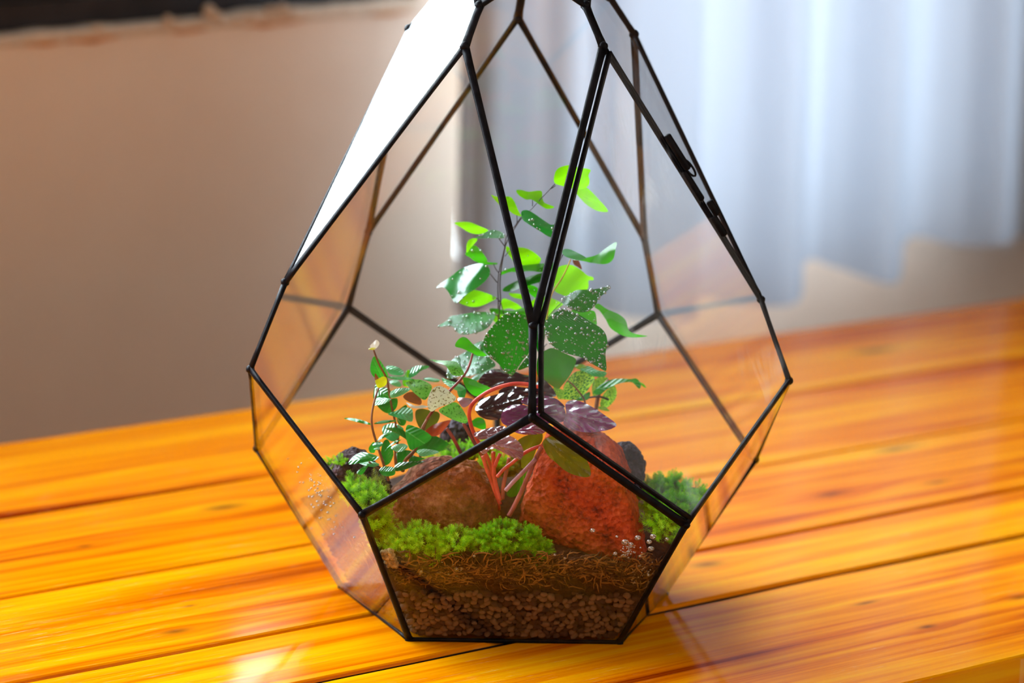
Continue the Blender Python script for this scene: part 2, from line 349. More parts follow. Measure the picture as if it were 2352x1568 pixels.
struct(mb.build('wall_back', M['wall'], smooth=False), 'cream plaster wall under the window behind the table')
mb = MB(); wall_box(mb, RS0 - .1, RS0, RN0, .12, RZ0, RZ1); struct(mb.build('wall_left', M['room'], smooth=False))
mb = MB(); wall_box(mb, RS1, RS1 + .1, RN0, .12, RZ0, RZ1); struct(mb.build('wall_right', M['dim_shell'], smooth=False))
mb = MB(); wall_box(mb, RS0 - .1, RS1 + .1, RN0 - .1, RN0, RZ0, RZ1); struct(mb.build('wall_front', M['room'], smooth=False))
mb = MB(); wall_box(mb, RS0 - .1, RS1 + .1, RN0 - .1, .12, RZ0 - .05, RZ0); struct(mb.build('floor', M['floor'], smooth=False))
mb = MB(); wall_box(mb, RS0 - .1, RS1 + .1, RN0 - .1, .12, RZ1, RZ1 + .05); struct(mb.build('ceiling', M['dim_shell'], smooth=False))
# window: dark steel frame set in the opening, panes, crumbling paint along its foot
win = bpy.data.objects.new('window_1', None); COL.objects.link(win); win.location = wp(.3, .05, WIN[2]); struct(win, 'dark steel window frame above the plaster wall')
mb = MB(); wall_box(mb, WIN[0], WIN[1], .012, .06, WIN[2], WIN[2] + .020); mb.build('bottom_rail', M['dark'], win, False)
mb = MB(); wall_box(mb, WIN[0], WIN[1], .020, .055, WIN[2] + .020, WIN[2] + .112); mb.build('lower_casement_rail', M['dark'], win, False)
mb = MB(); wall_box(mb, WIN[0], WIN[1], .008, .02, WIN[2] + .034, WIN[2] + .046); mb.build('drip_strip', M['dark'], win, False)
mb = MB(); wall_box(mb, WIN[0], WIN[1], .02, .055, WIN[3] - .05, WIN[3]); mb.build('top_rail', M['dark'], win, False)
muls = [WIN[0], -.42, .34, .46, WIN[1] - .04]
for s in muls:
    mb = MB(); wall_box(mb, s, s + .04, .02, .055, WIN[2] + .112, WIN[3] - .05); mb.build('mullion', M['dark'], win, False)
for a, b in zip(muls[:-1], muls[1:]):
    mb = MB(); block = .3 < a < .4; wall_box(mb, a + .04, b, .03 if block else .036, .05 if block else .04, WIN[2] + .112, WIN[3] - .05); mb.build('light_block_panel' if block else 'pane', M['dark' if block else 'wglass'], win, False)  # added unseen panel, blocks window light towards the table's right side
win2 = bpy.data.objects.new('window_2', None); COL.objects.link(win2); win2.location = wp(1.3, .05, WIN2[2]); struct(win2, 'window behind the sheer curtain')
for s0, s1, z0, z1, nm in ((WIN2[0], WIN2[1], WIN2[2], WIN2[2] + .03, 'bottom_rail'), (WIN2[0], WIN2[1], WIN2[3] - .03, WIN2[3], 'top_rail'), (WIN2[0], WIN2[0] + .012, WIN2[2] + .03, WIN2[3] - .03, 'mullion'), (WIN2[1] - .03, WIN2[1], WIN2[2] + .03, WIN2[3] - .03, 'mullion')):
    mb = MB(); wall_box(mb, s0, s1, .02, .055, z0, z1); mb.build(nm, M['dark'], win2, False)
mb = MB(); wall_box(mb, WIN2[0] + .012, WIN2[1] - .03, .036, .04, WIN2[2] + .03, WIN2[3] - .03); mb.build('pane', M['wglass'], win2, False)
# peeling paint lip on the wall's top edge
mb = MB(); n_ = 110; prev = None
rows = []
for i in range(n_ + 1):
    s = -.1 + .74 * i / n_; h = .0035 + .0045 * max(0, noise.noise(Vector((s * 26, 1.7, 0)))) + .004 * max(0, noise.noise(Vector((s * 9, 7, 0))))
    rows.append([wp(s, -.001, WIN[2] - .004), wp(s, -.0035, WIN[2] - .001), wp(s, -.002, WIN[2] + h * .6), wp(s, .008, WIN[2] + h), wp(s, .012, WIN[2] - .002)])
v = [q for r in rows for q in r]; f = []
for i in range(n_):
    for k in range(4): f.append((i * 5 + k, i * 5 + k + 1, (i + 1) * 5 + k + 1, (i + 1) * 5 + k))
mesh_obj('paint_lip', v, f, M['crumb'], win)
for (x0, x1) in ((60, 135), (145, 270), (395, 470), (560, 700), (850, 945)):
    p0, p1 = at_wall(x0, 104 - .095 * x0, -.001), at_wall(x1, 104 - .095 * x1, -.001); s0, s1 = p0.dot(WE), p1.dot(WE); rows = []
    for i in range(13):
        s = s0 + (s1 - s0) * i / 12; hh = (.0018 + .0016 * noise.noise(Vector((s * 60, 3, 1)))) * math.sin(math.pi * (i + .4) / 12.8)
        rows.append([wp(s, -.0012, WIN[2] - .0035), wp(s, -.003, WIN[2] - .004 - hh * .5), wp(s, -.0008, WIN[2] - .004 - hh)])
    v = [q for r in rows for q in r]; f = [(i * 3 + k, i * 3 + k + 1, i * 3 + k + 4, i * 3 + k + 3) for i in range(12) for k in range(2)]
    mesh_obj('rust_stain', v, f, M['stain'], win)
for (x, y, r) in ((385, 45, 11), (400, 52, 9), (480, 26, 17), (500, 38, 13), (545, 44, 10), (575, 36, 11), (620, 24, 13), (650, 22, 16), (672, 30, 10), (225, 62, 9)):
    P = at_wall(x, y, -.004); vv, ff = ICO2; vv = vv * (1 + .35 * np.array([noise.noise(Vector(q) * 2 + Vector((x, y, 0))) for q in vv])[:, None]) * r * PX * 1.45
    mesh_obj('paint_flake', vv + np.array(P), ff, M['crumb'], win)
# curtain: pleated sheer cloth, near ridges and far valleys taken at the hem
hem = [(1050, 728, .085), (1085, 735, .10), (1130, 710, .07), (1250, 735, .10), (1330, 705, .07), (1440, 730, .11), (1585, 735, .10), (1604, 680, .075), (1700, 695, .09), (1828, 690, .125), (1852, 600, .075), (1930, 618, .09), (2062, 652, .13), (2088, 548, .07), (2200, 562, .085), (2310, 560, .115), (2336, 540, .065), (2480, 560, .11), (2520, 500, .06), (2700, 520, .1), (2750, 480, .06)]
pl_, zl = [], []
for x, y, n0 in hem:
    P = at_wall(x, y, -n0); pl_.append(Vector((P.dot(WE), -n0, 0))); zl.append(P.z)
def seg_smooth(P, Z, n=7):
    S = smooth_line([Vector((p.x, p.y, z)) for p, z in zip(P, Z)], n); return S
prof = seg_smooth(pl_, zl); ztop = 1.62; NZ = 40
v, f = [], []
for j in range(NZ + 1):
    t_ = j / NZ
    for i, q in enumerate(prof):
        z = q.z + (ztop - q.z) * t_ ** 1.3; wv = .008 * noise.noise(Vector((q.x * 6, z * 2.2, 4)))
        v.append(wp(q.x + wv, min(-.012, q.y * (1 - .35 * t_) + wv), z))
m_ = len(prof)
for j in range(NZ):
    for i in range(m_ - 1): f.append((j * m_ + i, j * m_ + i + 1, (j + 1) * m_ + i + 1, (j + 1) * m_ + i))
cur = thing('curtain', 'sheer white pleated curtain hanging behind the glass terrarium', 'curtain', wp(1.1, -.06, -.1))
mesh_obj('cloth_panel', v, f, M['cloth'], cur)
mb = MB(); mb.tube([wp(-1.2, -.05, 1.63), wp(1.9, -.05, 1.63)], .011, 10); mb.build('curtain_rod', M['dark'], cur)
# ------------------------------------------------------------------ table
table = thing('table', 'varnished orange pine plank table under the glass terrarium', 'table', TABLE_LOC)
def tp(l, n, z): return TE * l + TN * n + Vector((0, 0, z))
def plank(n0, n1, j0, j1):
    NL = 70; L0, L1 = -1.0, 1.45; T = .032; b = .0016; v, f = [], []
    for i in range(NL + 1):
        l = L0 + (L1 - L0) * i / NL
        a = n0 + j0 * noise.noise(Vector((l * 14, n0 * 50, 0))); c_ = n1 + j1 * noise.noise(Vector((l * 14, n1 * 50, 3)))
        pr = [(a, -T), (a, -b), (a + b * .4, -b * .35), (a + b, 0), (a + .3 * (c_ - a), 0.0002), (a + .7 * (c_ - a), 0.0002), (c_ - b, 0), (c_ - b * .4, -b * .35), (c_, -b), (c_, -T)]
        v += [tp(l, q[0], q[1]) for q in pr]
    for i in range(NL):
        for k in range(10): f.append((i * 10 + k, i * 10 + (k + 1) % 10, (i + 1) * 10 + (k + 1) % 10, (i + 1) * 10 + k))
    f.append(tuple(range(9, -1, -1))); f.append(tuple(NL * 10 + k for k in range(10)))
    f = [tuple(reversed(q)) for q in f]
    o = mesh_obj('plank', v, f, M['wood'], table, False); o.data.materials.append(M['gap'])       # dark side faces in the joints
    for i in range(NL):
        for k in (8, 9) + ((0,) if n0 > -.15 else ()): o.data.polygons[i * 10 + k].material_index = 1
    return o
for a in ((-.182, -.0472, .0010, .0016), (-.0426, .0182, .0010, .0004), (.0210, .1262, .0004, .0003), (.1274, .2424, .0003, .0004), (.2438, .372, .0004, .0008)): plank(*a)
mb = MB(); mb.frame_box(Vector((0, 0, 0)), TE, TN, Vector((0, 0, 1)), -.95, 1.4, -.15, .34, -.052, -.033); mb.build('under_board', M['gap'], table, False)
for n0 in (-.165, .335):
    mb = MB(); mb.frame_box(Vector((0, 0, 0)), TE, TN, Vector((0, 0, 1)), -.93, 1.38, n0, n0 + .022, -.13, -.0335); mb.build('apron', M['wood'], table, False)
for l in (-.92, 1.33):
    for n0 in (-.16, .29):
        mb = MB(); mb.frame_box(Vector((0, 0, 0)), TE, TN, Vector((0, 0, 1)), l, l + .055, n0, n0 + .055, -.7498, -.0525); mb.build('leg', M['wood'], table, False)
# ------------------------------------------------------------------ terrarium shell
PHI = .0651962; TZ = .0006
RING = {'A': (.0753768, TZ), 'B': (.1151367, .0605533), 'C': (.12, .1109714), 'D': (.1062055, .1466693), 'U': (.0502585, .2502965), 'T': (.0373857, .2658534), 'P': (.0270, .2790), 'X': (0.0, .3120)}
OBS = {('A', -36): (940, 1467), ('A', 36): (1422, 1472), ('A', -108): (783, 1352), ('A', 108): (1527, 1368), ('B', 36): (1575, 1205), ('B', -36): (832, 1182), ('B', -108): (590, 1030), ('B', 108): (1735, 1055), ('C', 0): (1222, 958), ('C', -72): (575, 848), ('C', 72): (1812, 874), ('C', -144): (800, 707), ('C', 144): (1512, 722), ('D', 0): (1224, 748), ('D', -72): (655, 648), ('D', 72): (1748, 688), ('D', -144): (846, 533), ('D', 144): (1480, 548), ('U', 36): (1385, 106), ('U', -36): (1068, 106), ('U', 108): (1456, 78), ('U', -108): (940, 66), ('U', 180): (1190, 40), ('T', 36): (1345, 12), ('T', -36): (1102, 12)}
def az(a): return ((a + 180) % 360) - 180
def ringpt(n, a):
    r, z = RING[n]; t_ = math.radians(a) + PHI; return Vector((r * math.sin(t_), -r * math.cos(t_), z))
VERT = {}
for n_ in 'ABCDUTPX':
    for k in range(5):
        a = az((36 if n_ in 'ABUT' else 0) + 72 * k); a = 180 if a == -180 else a; P = ringpt(n_, a)
        if (n_, a) in OBS:
            x, y = proj(P); o = OBS[(n_, a)]; dist = (P - CAM).dot(CF)
            if n_ == 'A': P = at_z(o[0], o[1], TZ) * .5 + P * .5; P.z = TZ
            else: P = P + CR * ((o[0] - x) * dist / FPX) - CU * ((o[1] - y) * dist / FPX)
        VERT[(n_, a)] = P
def VX(n_, a):
    if n_ == 'X': a = 0
    a = az(a); a = 180 if a == -180 else a; return VERT[(n_, a)]
terr = thing('glass_terrarium', 'teardrop geometric glass terrarium with black metal edges standing on the table', 'terrarium', (0, 0, TZ))
CEN = Vector((0, 0, .12))
def plane_fit(pts):
    c_ = sum(pts, Vector()) / len(pts); A_ = np.array([(p - c_)[:] for p in pts]); u_, s_, vt = np.linalg.svd(A_); n_ = Vector(vt[2])
    if n_.dot(c_ - CEN) < 0: n_ = -n_
    return c_, n_
PLANES = []
def shell_gap(P, m=0.0):
    return max((Vector(P) - c_).dot(n_) for c_, n_ in PLANES) + TH / 2 + m      # > 0: touches or leaves the glass
def slab(pts, th, name, parent, mat):
    c_, n_ = plane_fit(pts); PLANES.append((c_, n_)); fl = [p - n_ * (p - c_).dot(n_) for p in pts]; k = len(fl)
    if (fl[1] - fl[0]).cross(fl[2] - fl[1]).dot(n_) < 0: fl.reverse()
    v = [p + n_ * th / 2 for p in fl] + [p - n_ * th / 2 for p in fl]
    f = [tuple(range(k)), tuple(range(2 * k - 1, k - 1, -1))] + [(i, i + k, (i + 1) % k + k, (i + 1) % k) for i in range(k)]
    return mesh_obj(name, v, f, mat, parent, False)
TH = .0018
edges = set(); DOOR_AZ = 36
def pane(keys):
    for a, b in zip(keys, keys[1:] + keys[:1]):
        ka = (a[0], 0 if a[0] == 'X' else az(a[1])); kb = (b[0], 0 if b[0] == 'X' else az(b[1]))
        ka = (ka[0], 180) if ka[1] == -180 else ka; kb = (kb[0], 180) if kb[1] == -180 else kb
        edges.add(tuple(sorted((ka, kb))))
    return [VX(*k) for k in keys]
slab(pane([('A', 36 + 72 * k) for k in range(5)]), TH, 'base_pane', terr, M['glass'])
door_pts = None
for k in range(5):
    a = 72 * k
    slab(pane([('A', a - 36), ('A', a + 36), ('B', a + 36), ('C', a), ('B', a - 36)]), TH, 'lower_pane', terr, M['glass'])
    slab(pane([('D', a), ('U', a + 36), ('T', a + 36), ('P', a), ('T', a - 36), ('U', a - 36)]), TH, 'kite_pane', terr, M['glass'])
    h = pane([('U', a + 36), ('D', a), ('C', a), ('B', a + 36), ('C', a + 72), ('D', a + 72)])
    if az(a + 36) == DOOR_AZ: door_pts = h
    else: slab(h, TH, 'hexagon_pane', terr, M['glass'])
    slab(pane([('T', a + 36), ('P', a), ('X', 0), ('P', a + 72)]), TH, 'top_pane', terr, M['glass'])
def strip(p, q, r0, name, parent, n=10):
    L = (q - p).length; k = max(4, int(L / .008)); d = (q - p); mb = MB()
    out = ((p + q) / 2 - CEN).normalized(); pts, rr = [], []
    for i in range(k + 1):
        t_ = i / k; pts.append(p + d * t_); rr.append(r0 * (1 + .07 * noise.noise((p + d * t_) * 160)) * (1 + .18 * (2 * abs(t_ - .5)) ** 8))
    mb.tube(pts, rr, n, .62, out); return mb.build(name, M['came'], parent)
for e in sorted(edges):
    p, q = VERT[e[0]] if e[0] in VERT else VX(*e[0]), VERT[e[1]] if e[1] in VERT else VX(*e[1])
    up_ = e[0][0] in 'TUPX' and e[1][0] in 'TUPX'
    strip(p, q, .0019 if up_ else .00165, 'frame_strip', terr)
for (n_, a), P in sorted(VERT.items()):
    if n_ == 'X' and a != 0: continue
    vv, ff = ICO2; s_ = .0022 if n_ in 'TUP' else .0019
    vv = vv * s_ * (1 + .15 * np.array([noise.noise(Vector(q) * 1.5 + P * 90) for q in vv])[:, None]); mesh_obj('solder_joint', vv + np.array(P), ff, M['came'], terr)
mb = MB(); lp = [Vector((0.009 * math.sin(i / 24 * 6.2832), 0, .3215 + .009 * math.cos(i / 24 * 6.2832))) for i in range(25)]; mb.tube(lp, .0011, 8); mb.build('hanging_ring', M['came'], terr)
# hinged door: the right front hexagon, sitting a little proud and inside its opening
c_, n_ = plane_fit(door_pts); fl = [p - n_ * (p - c_).dot(n_) for p in door_pts]
ins = [.0030, .0034, .0030, .0006, .0006, -.0003]      # inset of edges U-D0, D0-C0, C0-B, B-C72, C72-D72, D72-U
dp = []
for i in range(6):
    e0 = (fl[i] - fl[i - 1]).normalized(); e1 = (fl[(i + 1) % 6] - fl[i]).normalized()
    m0 = n_.cross(e0); m1 = n_.cross(e1)
    if m0.dot(c_ - fl[i]) < 0: m0 = -m0
    if m1.dot(c_ - fl[i]) < 0: m1 = -m1
    a_, b_ = ins[i - 1], ins[i]                        # solve x.m0=a, x.m1=b in the plane
    k = m0.dot(m1); det = 1 - k * k; al = (a_ - k * b_) / det; be = (b_ - k * a_) / det
    dp.append(fl[i] + m0 * al + m1 * be + n_ * .0012)
door = bpy.data.objects.new('door', None); COL.objects.link(door); door.parent = terr; door['label'] = 'hinged hexagonal glass door on the right front side'
slab(dp, TH, 'door_pane', door, M['smudged'])
for i in range(6): strip(dp[i], dp[(i + 1) % 6], .00115, 'door_frame_strip', door, 8)
hp, hq = VX('U', 36), VX('D', 72); hd = (hq - hp)
ta, tb = .36, .71
for i, (t0, t1, o_) in enumerate(((.350, .485, 0.0017), (.49, .605, .0003), (.61, .665, 0.00204), (.668, .745, .0006))):
    mb = MB(); o3 = n_ * (.0008 + o_) + CR * o_ * .9
    mb.tube([hp + hd * t0 + o3, hp + hd * (t0 + .004) + o3, hp + hd * (t1 - .004) + o3, hp + hd * t1 + o3], [.0012, .00165, .00165, .0012], 10); mb.build('hinge_knuckle', M['came'], door)
rc = hp + hd * .478 + CR * .0026 + n_ * .0022; mb = MB(); dn = hd.normalized()
mb.tube([rc + dn * (.0042 * math.cos(i / 20 * 6.2832)) + CR * (.0016 * math.sin(i / 20 * 6.2832)) for i in range(21)], .0005, 6); mb.build('hinge_wire_loop', M['came'], door)
# ------------------------------------------------------------------ ground fill
def penta_r(z): return RING['A'][0] + (RING['B'][0] - RING['A'][0]) * z / RING['B'][1]
def inside(x, y, z, m=0.0):
    ap = penta_r(z) * math.cos(math.radians(36)) - m
    for k in range(5):
        t_ = math.radians(72 * k) + PHI
        if x * math.sin(t_) - y * math.cos(t_) > ap: return False
    return True
def soil_top(x, y): return .040 + .017 * math.exp(-((y + .005) / .04) ** 2 - (x / .06) ** 2) + .005 * noise.noise(Vector((x * 30, y * 30, 2))) + .03 * max(0, y + .03) - .004 * max(0, -y - .06) / .03
mb = MB(); rings = []
corner = [(math.sin(math.radians(36 + 72 * k) + PHI), -math.cos(math.radians(36 + 72 * k) + PHI)) for k in range(5)]
def penta_pts(z, m):
    R = penta_r(z) - m / math.cos(math.radians(36)); out = []
    for k in range(5):
        a, b = corner[k], corner[(k + 1) % 5]
        for i in range(14): t_ = i / 14; out.append((R * (a[0] + (b[0] - a[0]) * t_), R * (a[1] + (b[1] - a[1]) * t_)))
    return out
v, f = [], []; lv = [.0018, .008, .016, .024, .032, .037]; NP = 70
for z in lv:
    for (x, y) in penta_pts(z, .0042 if z < .03 else .0036):
        d = 1 + .012 * noise.noise(Vector((x * 180, y * 180, z * 180))); v.append((x * d, y * d, z + .0012))
for s_ in (.9, .72, .5, .28, .08):
    for (x, y) in penta_pts(.037, .005): v.append((x * s_, y * s_, soil_top(x * s_, y * s_)))
nr = len(lv) + 5
for j in range(nr - 1):
    for i in range(NP): f.append((j * NP + i, j * NP + (i + 1) % NP, (j + 1) * NP + (i + 1) % NP, (j + 1) * NP + i))
f.append(tuple(range(NP - 1, -1, -1))); f.append(tuple((nr - 1) * NP + i for i in range(NP)))
tag(mesh_obj('potting_soil', v, f, M['soil'], None, True, (0, 0, .003)), 'dark brown potting soil filling the bottom of the terrarium', 'soil', kind='stuff')
# gravel against the panes: the front pane's stones are things, the rest is stuff
pv = []
for i in range(7):
    vv, ff = ICO2; q = vv.copy(); q[:, 1] *= random.uniform(.7, .85); q[:, 2] *= random.uniform(.75, .95)
    q *= (1 + .32 * np.array([noise.noise(Vector(p) * 1.3 + Vector((i * 9.1, 0, 0))) for p in vv])[:, None] + .12 * np.array([noise.noise(Vector(p) * 3.1 + Vector((i * 5.1, 2, 0))) for p in vv])[:, None])
    me = bpy.data.meshes.new('pebble'); me.from_pydata(q.tolist(), [], ff); me.polygons.foreach_set('use_smooth', [True] * len(ff)); me.materials.append(M['pebble' if i % 3 else 'pebble2']); pv.append(me)
def pane_point(k, t_, z, inset):
    th = math.radians(72 * k) + PHI; ap = penta_r(z) * math.cos(math.radians(36)) - inset; hw = (penta_r(z)) * math.sin(math.radians(36)) - .0035
    return Vector((ap * math.sin(th) + t_ * hw * math.cos(th), -ap * math.cos(th) + t_ * hw * math.sin(th), z)), th, hw
placed = []; tries = 0
while len(placed) < 300 and tries < 60000:
    tries += 1; z = .0035 + .022 * random.random(); tt = random.uniform(-1, 1); r = random.uniform(.0012, .0021); lay = 0 if tries < 30000 else 1
    lim = .024 + .003 * noise.noise(Vector((tt * 4, 0, 0)))
    if z > lim: continue
    P, th, hw = pane_point(0, tt, z, .0016 + r * 1.02 + lay * .0012)
    if any((P - Q).length < (r + s) * (.78 if lay == 0 else .6) for Q, s in placed): continue
    placed.append((P, r)); o = bpy.data.objects.new('pebble', random.choice(pv)); COL.objects.link(o); o.location = P
    o.rotation_euler = (random.uniform(-.5, .5), random.uniform(-.8, .8), PHI + random.uniform(-.4, .4)); o.scale = (r * 1.1, r, r)
    tag(o, 'small brown gravel stone behind the front glass pane', 'pebble', 'gravel stones in the bottom layer')
mb = MB()
for k in (1, 2, 3, 4):
    for i in range(210):
        z = .0035 + .02 * random.random(); r = random.uniform(.0013, .0022); P, th, hw = pane_point(k, random.uniform(-1, 1), z, .0028 + r)
        vv, ff = ICO1; mb.add(vv * r * np.array([1.15, .8, .75]) + np.array(P), ff)
for i in range(420):
    z = .003 + .022 * random.random(); r = random.uniform(.0009, .0016); P, th, hw = pane_point(0, random.uniform(-1, 1), z, .0032 + r)
    vv, ff = ICO1; mb.add(vv * r * np.array([1.15, .8, .75]) + np.array(P), ff)
tag(mb.build('gravel', M['pebble2'], loc=(0, 0, .004)), 'brown gravel layer along the sides of the terrarium bottom', 'gravel', kind='stuff')
# dried moss fibres above the gravel
for (mk, cnt, nm, lab) in (('fibre', 620, 'dried_moss_fibres', 'tan dried moss fibres above the gravel'), ('fibre2', 700, 'dark_moss_fibres', 'dark brown dried moss fibres mixed into the layer above the gravel')):
    mb = MB()
    for i in range(cnt):
        k = 0 if random.random() < .75 else random.choice((1, 4)); tt = random.uniform(-1, 1)
        zc = random.gauss(.036, .004) + .003 * (tt if k == 0 else 0); zc = min(max(zc, .0285), .044)
        P, th, hw = pane_point(k, tt, zc, random.uniform(.0026, .0046)); ang = random.gauss(0, .8); L = random.uniform(.003, .010)
        ex = Vector((math.cos(th), math.sin(th), 0)); eo = Vector((math.sin(th), -math.cos(th), .5 * 0)); ez = (Vector((0, 0, 1)) + eo * .53).normalized(); pts = []
        for j in range(5):
            ang += random.gauss(0, .45); P = P + (ex * math.cos(ang) + ez * math.sin(ang)) * L / 4; pts.append(P.copy())
        if all(inside(p.x, p.y, p.z, .0016) and .0255 < p.z < .047 for p in pts):
            r = random.uniform(.00016, .0004); mb.tube(pts, [r, r * 1.2, r, r * .8, r * .3], 4)
    tag(mb.build(nm, M[mk], loc=(0, 0, .03)), lab, 'dried moss', kind='stuff')
mb = MB()
for i in range(160):
    P, th, hw = pane_point(0, random.uniform(-.99, -.92), random.uniform(.037, .045), random.uniform(.002, .004)); vv, ff = ICO1
    if inside(P.x, P.y, P.z, .0015): mb.add(vv * random.uniform(.0004, 0.00153) + np.array(P), ff)
tag(mb.build('pale_sand', M['sand'], loc=(0, 0, .04)), 'small patch of pale sand in the left front corner', 'sand', kind='stuff')
# ------------------------------------------------------------------ rocks
def outline_radius(poly, c_, th):
    dx, dy = math.cos(th), math.sin(th); best = 0
    for i in range(len(poly)):
        x1, y1 = poly[i][0] - c_[0], poly[i][1] - c_[1]; x2, y2 = poly[(i + 1) % len(poly)][0] - c_[0], poly[(i + 1) % len(poly)][1] - c_[1]
        ex, ey = x2 - x1, y2 - y1; den = dx * ey - dy * ex
        if abs(den) < 1e-9: continue
        t_ = (x1 * ey - y1 * ex) / den; s_ = (x1 * dy - y1 * dx) / den
        if 0 <= s_ <= 1 and t_ > best: best = t_
    return best
def rock(name, poly, Y, depth, q, mat, label, rough=.0012, freq=120, front=None, pits=0):
    c_ = (sum(p[0] for p in poly) / len(poly), sum(p[1] for p in poly) / len(poly)); vv, ff = ICO6 if pits else ICO5
    R = [outline_radius(poly, c_, 2 * math.pi * i / 240) for i in range(240)]
    R = [(R[i - 2] + R[i - 1] + R[i] + R[(i + 1) % 240] + R[(i + 2) % 240]) / 5 for i in range(240)]
    out = []
    for p in vv:
        rho = math.hypot(p[0], p[2]); th = math.atan2(-p[2], p[0]) % (2 * math.pi); k = th / (2 * math.pi) * 240; i0 = int(k) % 240; fr = k - int(k)
        rad = (R[i0] * (1 - fr) + R[(i0 + 1) % 240] * fr) * rho ** q
        x, y = c_[0] + rad * math.cos(th), c_[1] + rad * math.sin(th); dd = math.copysign(abs(p[1]) ** q, p[1]) * depth
        if front and p[1] < 0: dd += front(x, y) * abs(p[1]) ** .3
        d = ray(x, y); P = at(x, y, Y) + d.normalized() * dd
        nrm = Vector((p[0], p[1], p[2])); a = noise.fractal(P * freq, .8, 2.2, 4) * rough
        if pits:
            vd = noise.voronoi(P * pits)[0][0]; a -= max(0, .45 - vd) * .0052
        out.append(P + nrm * a)
    for _ in range(40):
        g = max(shell_gap(p, .0006) for p in out[::3])
        if g <= 0: break
        out = [p + CF * (g + .0005) for p in out]
    base = Vector((0, 0, 0)); base = sum(out, Vector()) / len(out); base.z = min(p.z for p in out)
    return tag(mesh_obj(name, out, ff, mat, None, True, base), label, 'rock')
def red_front(x, y):
    ridge = 1395 + (y - 1000) * .335; d = x - ridge
    return (max(0, d) * .00055 if d > 0 else -d * .00006) + max(0, 1080 - y) * .00006
rock('red_stone', [(1190, 1200), (1215, 1110), (1240, 1030), (1262, 985), (1300, 965), (1395, 998), (1432, 1035), (1450, 1090), (1466, 1170), (1482, 1250), (1480, 1292), (1440, 1306), (1370, 1290), (1290, 1268), (1215, 1238)], -.052, .022, .42, M['red_rock'], 'large brick red triangular stone leaning behind the front pane', .0016, 170, red_front)
rock('brown_stone', [(884, 1172), (905, 1122), (960, 1068), (1020, 1050), (1090, 1060), (1138, 1112), (1152, 1180), (1132, 1250), (1060, 1262), (980, 1250), (905, 1225)], -.044, .020, .62, M['brown_rock'], 'rounded red brown stone left of the big red stone', .0024, 120)
rock('lava_stone', [(752, 1082), (775, 1046), (806, 1028), (838, 1034), (868, 1070), (898, 1112), (900, 1150), (850, 1165), (795, 1150), (765, 1115)], -.035, .020, .7, M['lava'], 'dark porous lava stone at the left edge', .0012, 150, None, 460)
rock('charcoal_stone', [(1412, 1020), (1440, 1012), (1466, 1030), (1482, 1060), (1480, 1110), (1474, 1150), (1420, 1150), (1405, 1080)], -.022, .014, .6, M['charcoal'], 'charcoal grey stone peeking out behind the big red stone', .001, 160, None, 400)
rock('small_dark_stone', [(1012, 985), (1040, 965), (1080, 968), (1092, 1000), (1085, 1040), (1040, 1052), (1015, 1025)], .002, .012, .7, M['charcoal'], 'small dark stone behind the vine and the purple plant', .001, 160, None, 400)
# ------------------------------------------------------------------ moss
def moss(lobes, nshoot, mat, label, shoot=.0046, leaf=.0023, seed=1):
    r_ = np.random.default_rng(seed); V, F, tone = [], [], []; core = MB(); nv = 0
    tot = sum(l[2] * l[3] for l in lobes)
    for (x, y, rx, ry, Y) in lobes:
        ax, az_ = rx * PX, ry * PX; ad = min((ax + az_) * .5, .0062)
        while shell_gap(at(x, y, Y), ad * .9 + .003) > 0 and Y < .1: Y += .0008
        C_ = np.array(at(x, y, Y))
        vv, ff = ICO2; core.add([C_ + q * np.array([ax, ad, az_]) * .86 for q in vv], ff)
        for _ in range(int(nshoot * rx * ry / tot)):
            d = r_.normal(size=3); d[2] = abs(d[2]) * 1.0 - .25; d[1] = -abs(d[1]) if r_.random() < .75 else d[1]; d /= np.linalg.norm(d)
            P = C_ + d * np.array([ax, ad, az_]) * .85; D = d + r_.normal(size=3) * .35 + np.array([0, 0, .35]); D /= np.linalg.norm(D)
            for _k in range(12):
                if shell_gap(P, .0024) <= 0: break
                P = P + np.array([0, .0012, 0]) + (np.array([0, 0, P[2]]) - P) * .02
            a = np.cross(D, [.3, .5, .8]); a /= np.linalg.norm(a); b = np.cross(D, a); L = shoot * r_.uniform(.6, 1.15); tn = r_.random()
            for lev in range(8):
                bp_ = P + D * L * (lev / 7)
                for m in range(6):
                    an = m * 1.0472 + lev * .9 + r_.random() * .5; o_ = a * math.cos(an) + b * math.sin(an); up = .35 + .5 * lev / 6
                    tip = bp_ + (o_ + D * up) / math.hypot(1, up) * leaf * (1.0 - .35 * abs(lev - 3) / 3) * r_.uniform(.8, 1.2)
                    if shell_gap(tip, .0004) > 0: continue
                    sd = np.cross(o_, D); sd = sd / (np.linalg.norm(sd) + 1e-9) * .000105; mid = bp_ * .55 + tip * .45
                    V += [bp_, mid + sd, tip, mid - sd]; F.append((nv, nv + 1, nv + 2, nv + 3)); nv += 4
                    tone += [max(0, min(1, tn * .5 + .35 * lev / 6 + r_.uniform(-.1, .1)))] * 2 + [max(0, min(1, tn * .5 + .5 * lev / 6 + .15))] + [tn * .5 + .3 * lev / 6]
    V = np.array(V); base = V.mean(0); base[2] = V[:, 2].min()
    t_ = thing('moss_clump', label, 'moss', tuple(base))
    o = mesh_obj('moss_shoots', V, F, mat, t_, False); at_ = o.data.attributes.new('tone', 'FLOAT', 'POINT'); at_.data.foreach_set('value', np.array(tone, dtype=np.float32)); o['kind'] = 'stuff'
    core.build('moss_cushion', M['moss_core'], t_); return t_
moss([(958, 1252, 62, 42, -.0895), (1046, 1248, 40, 30, -.0895), (1000, 1262, 50, 30, -.090)], 330, M['moss'], 'bright green moss clump at the front left, before the brown stone', seed=1)
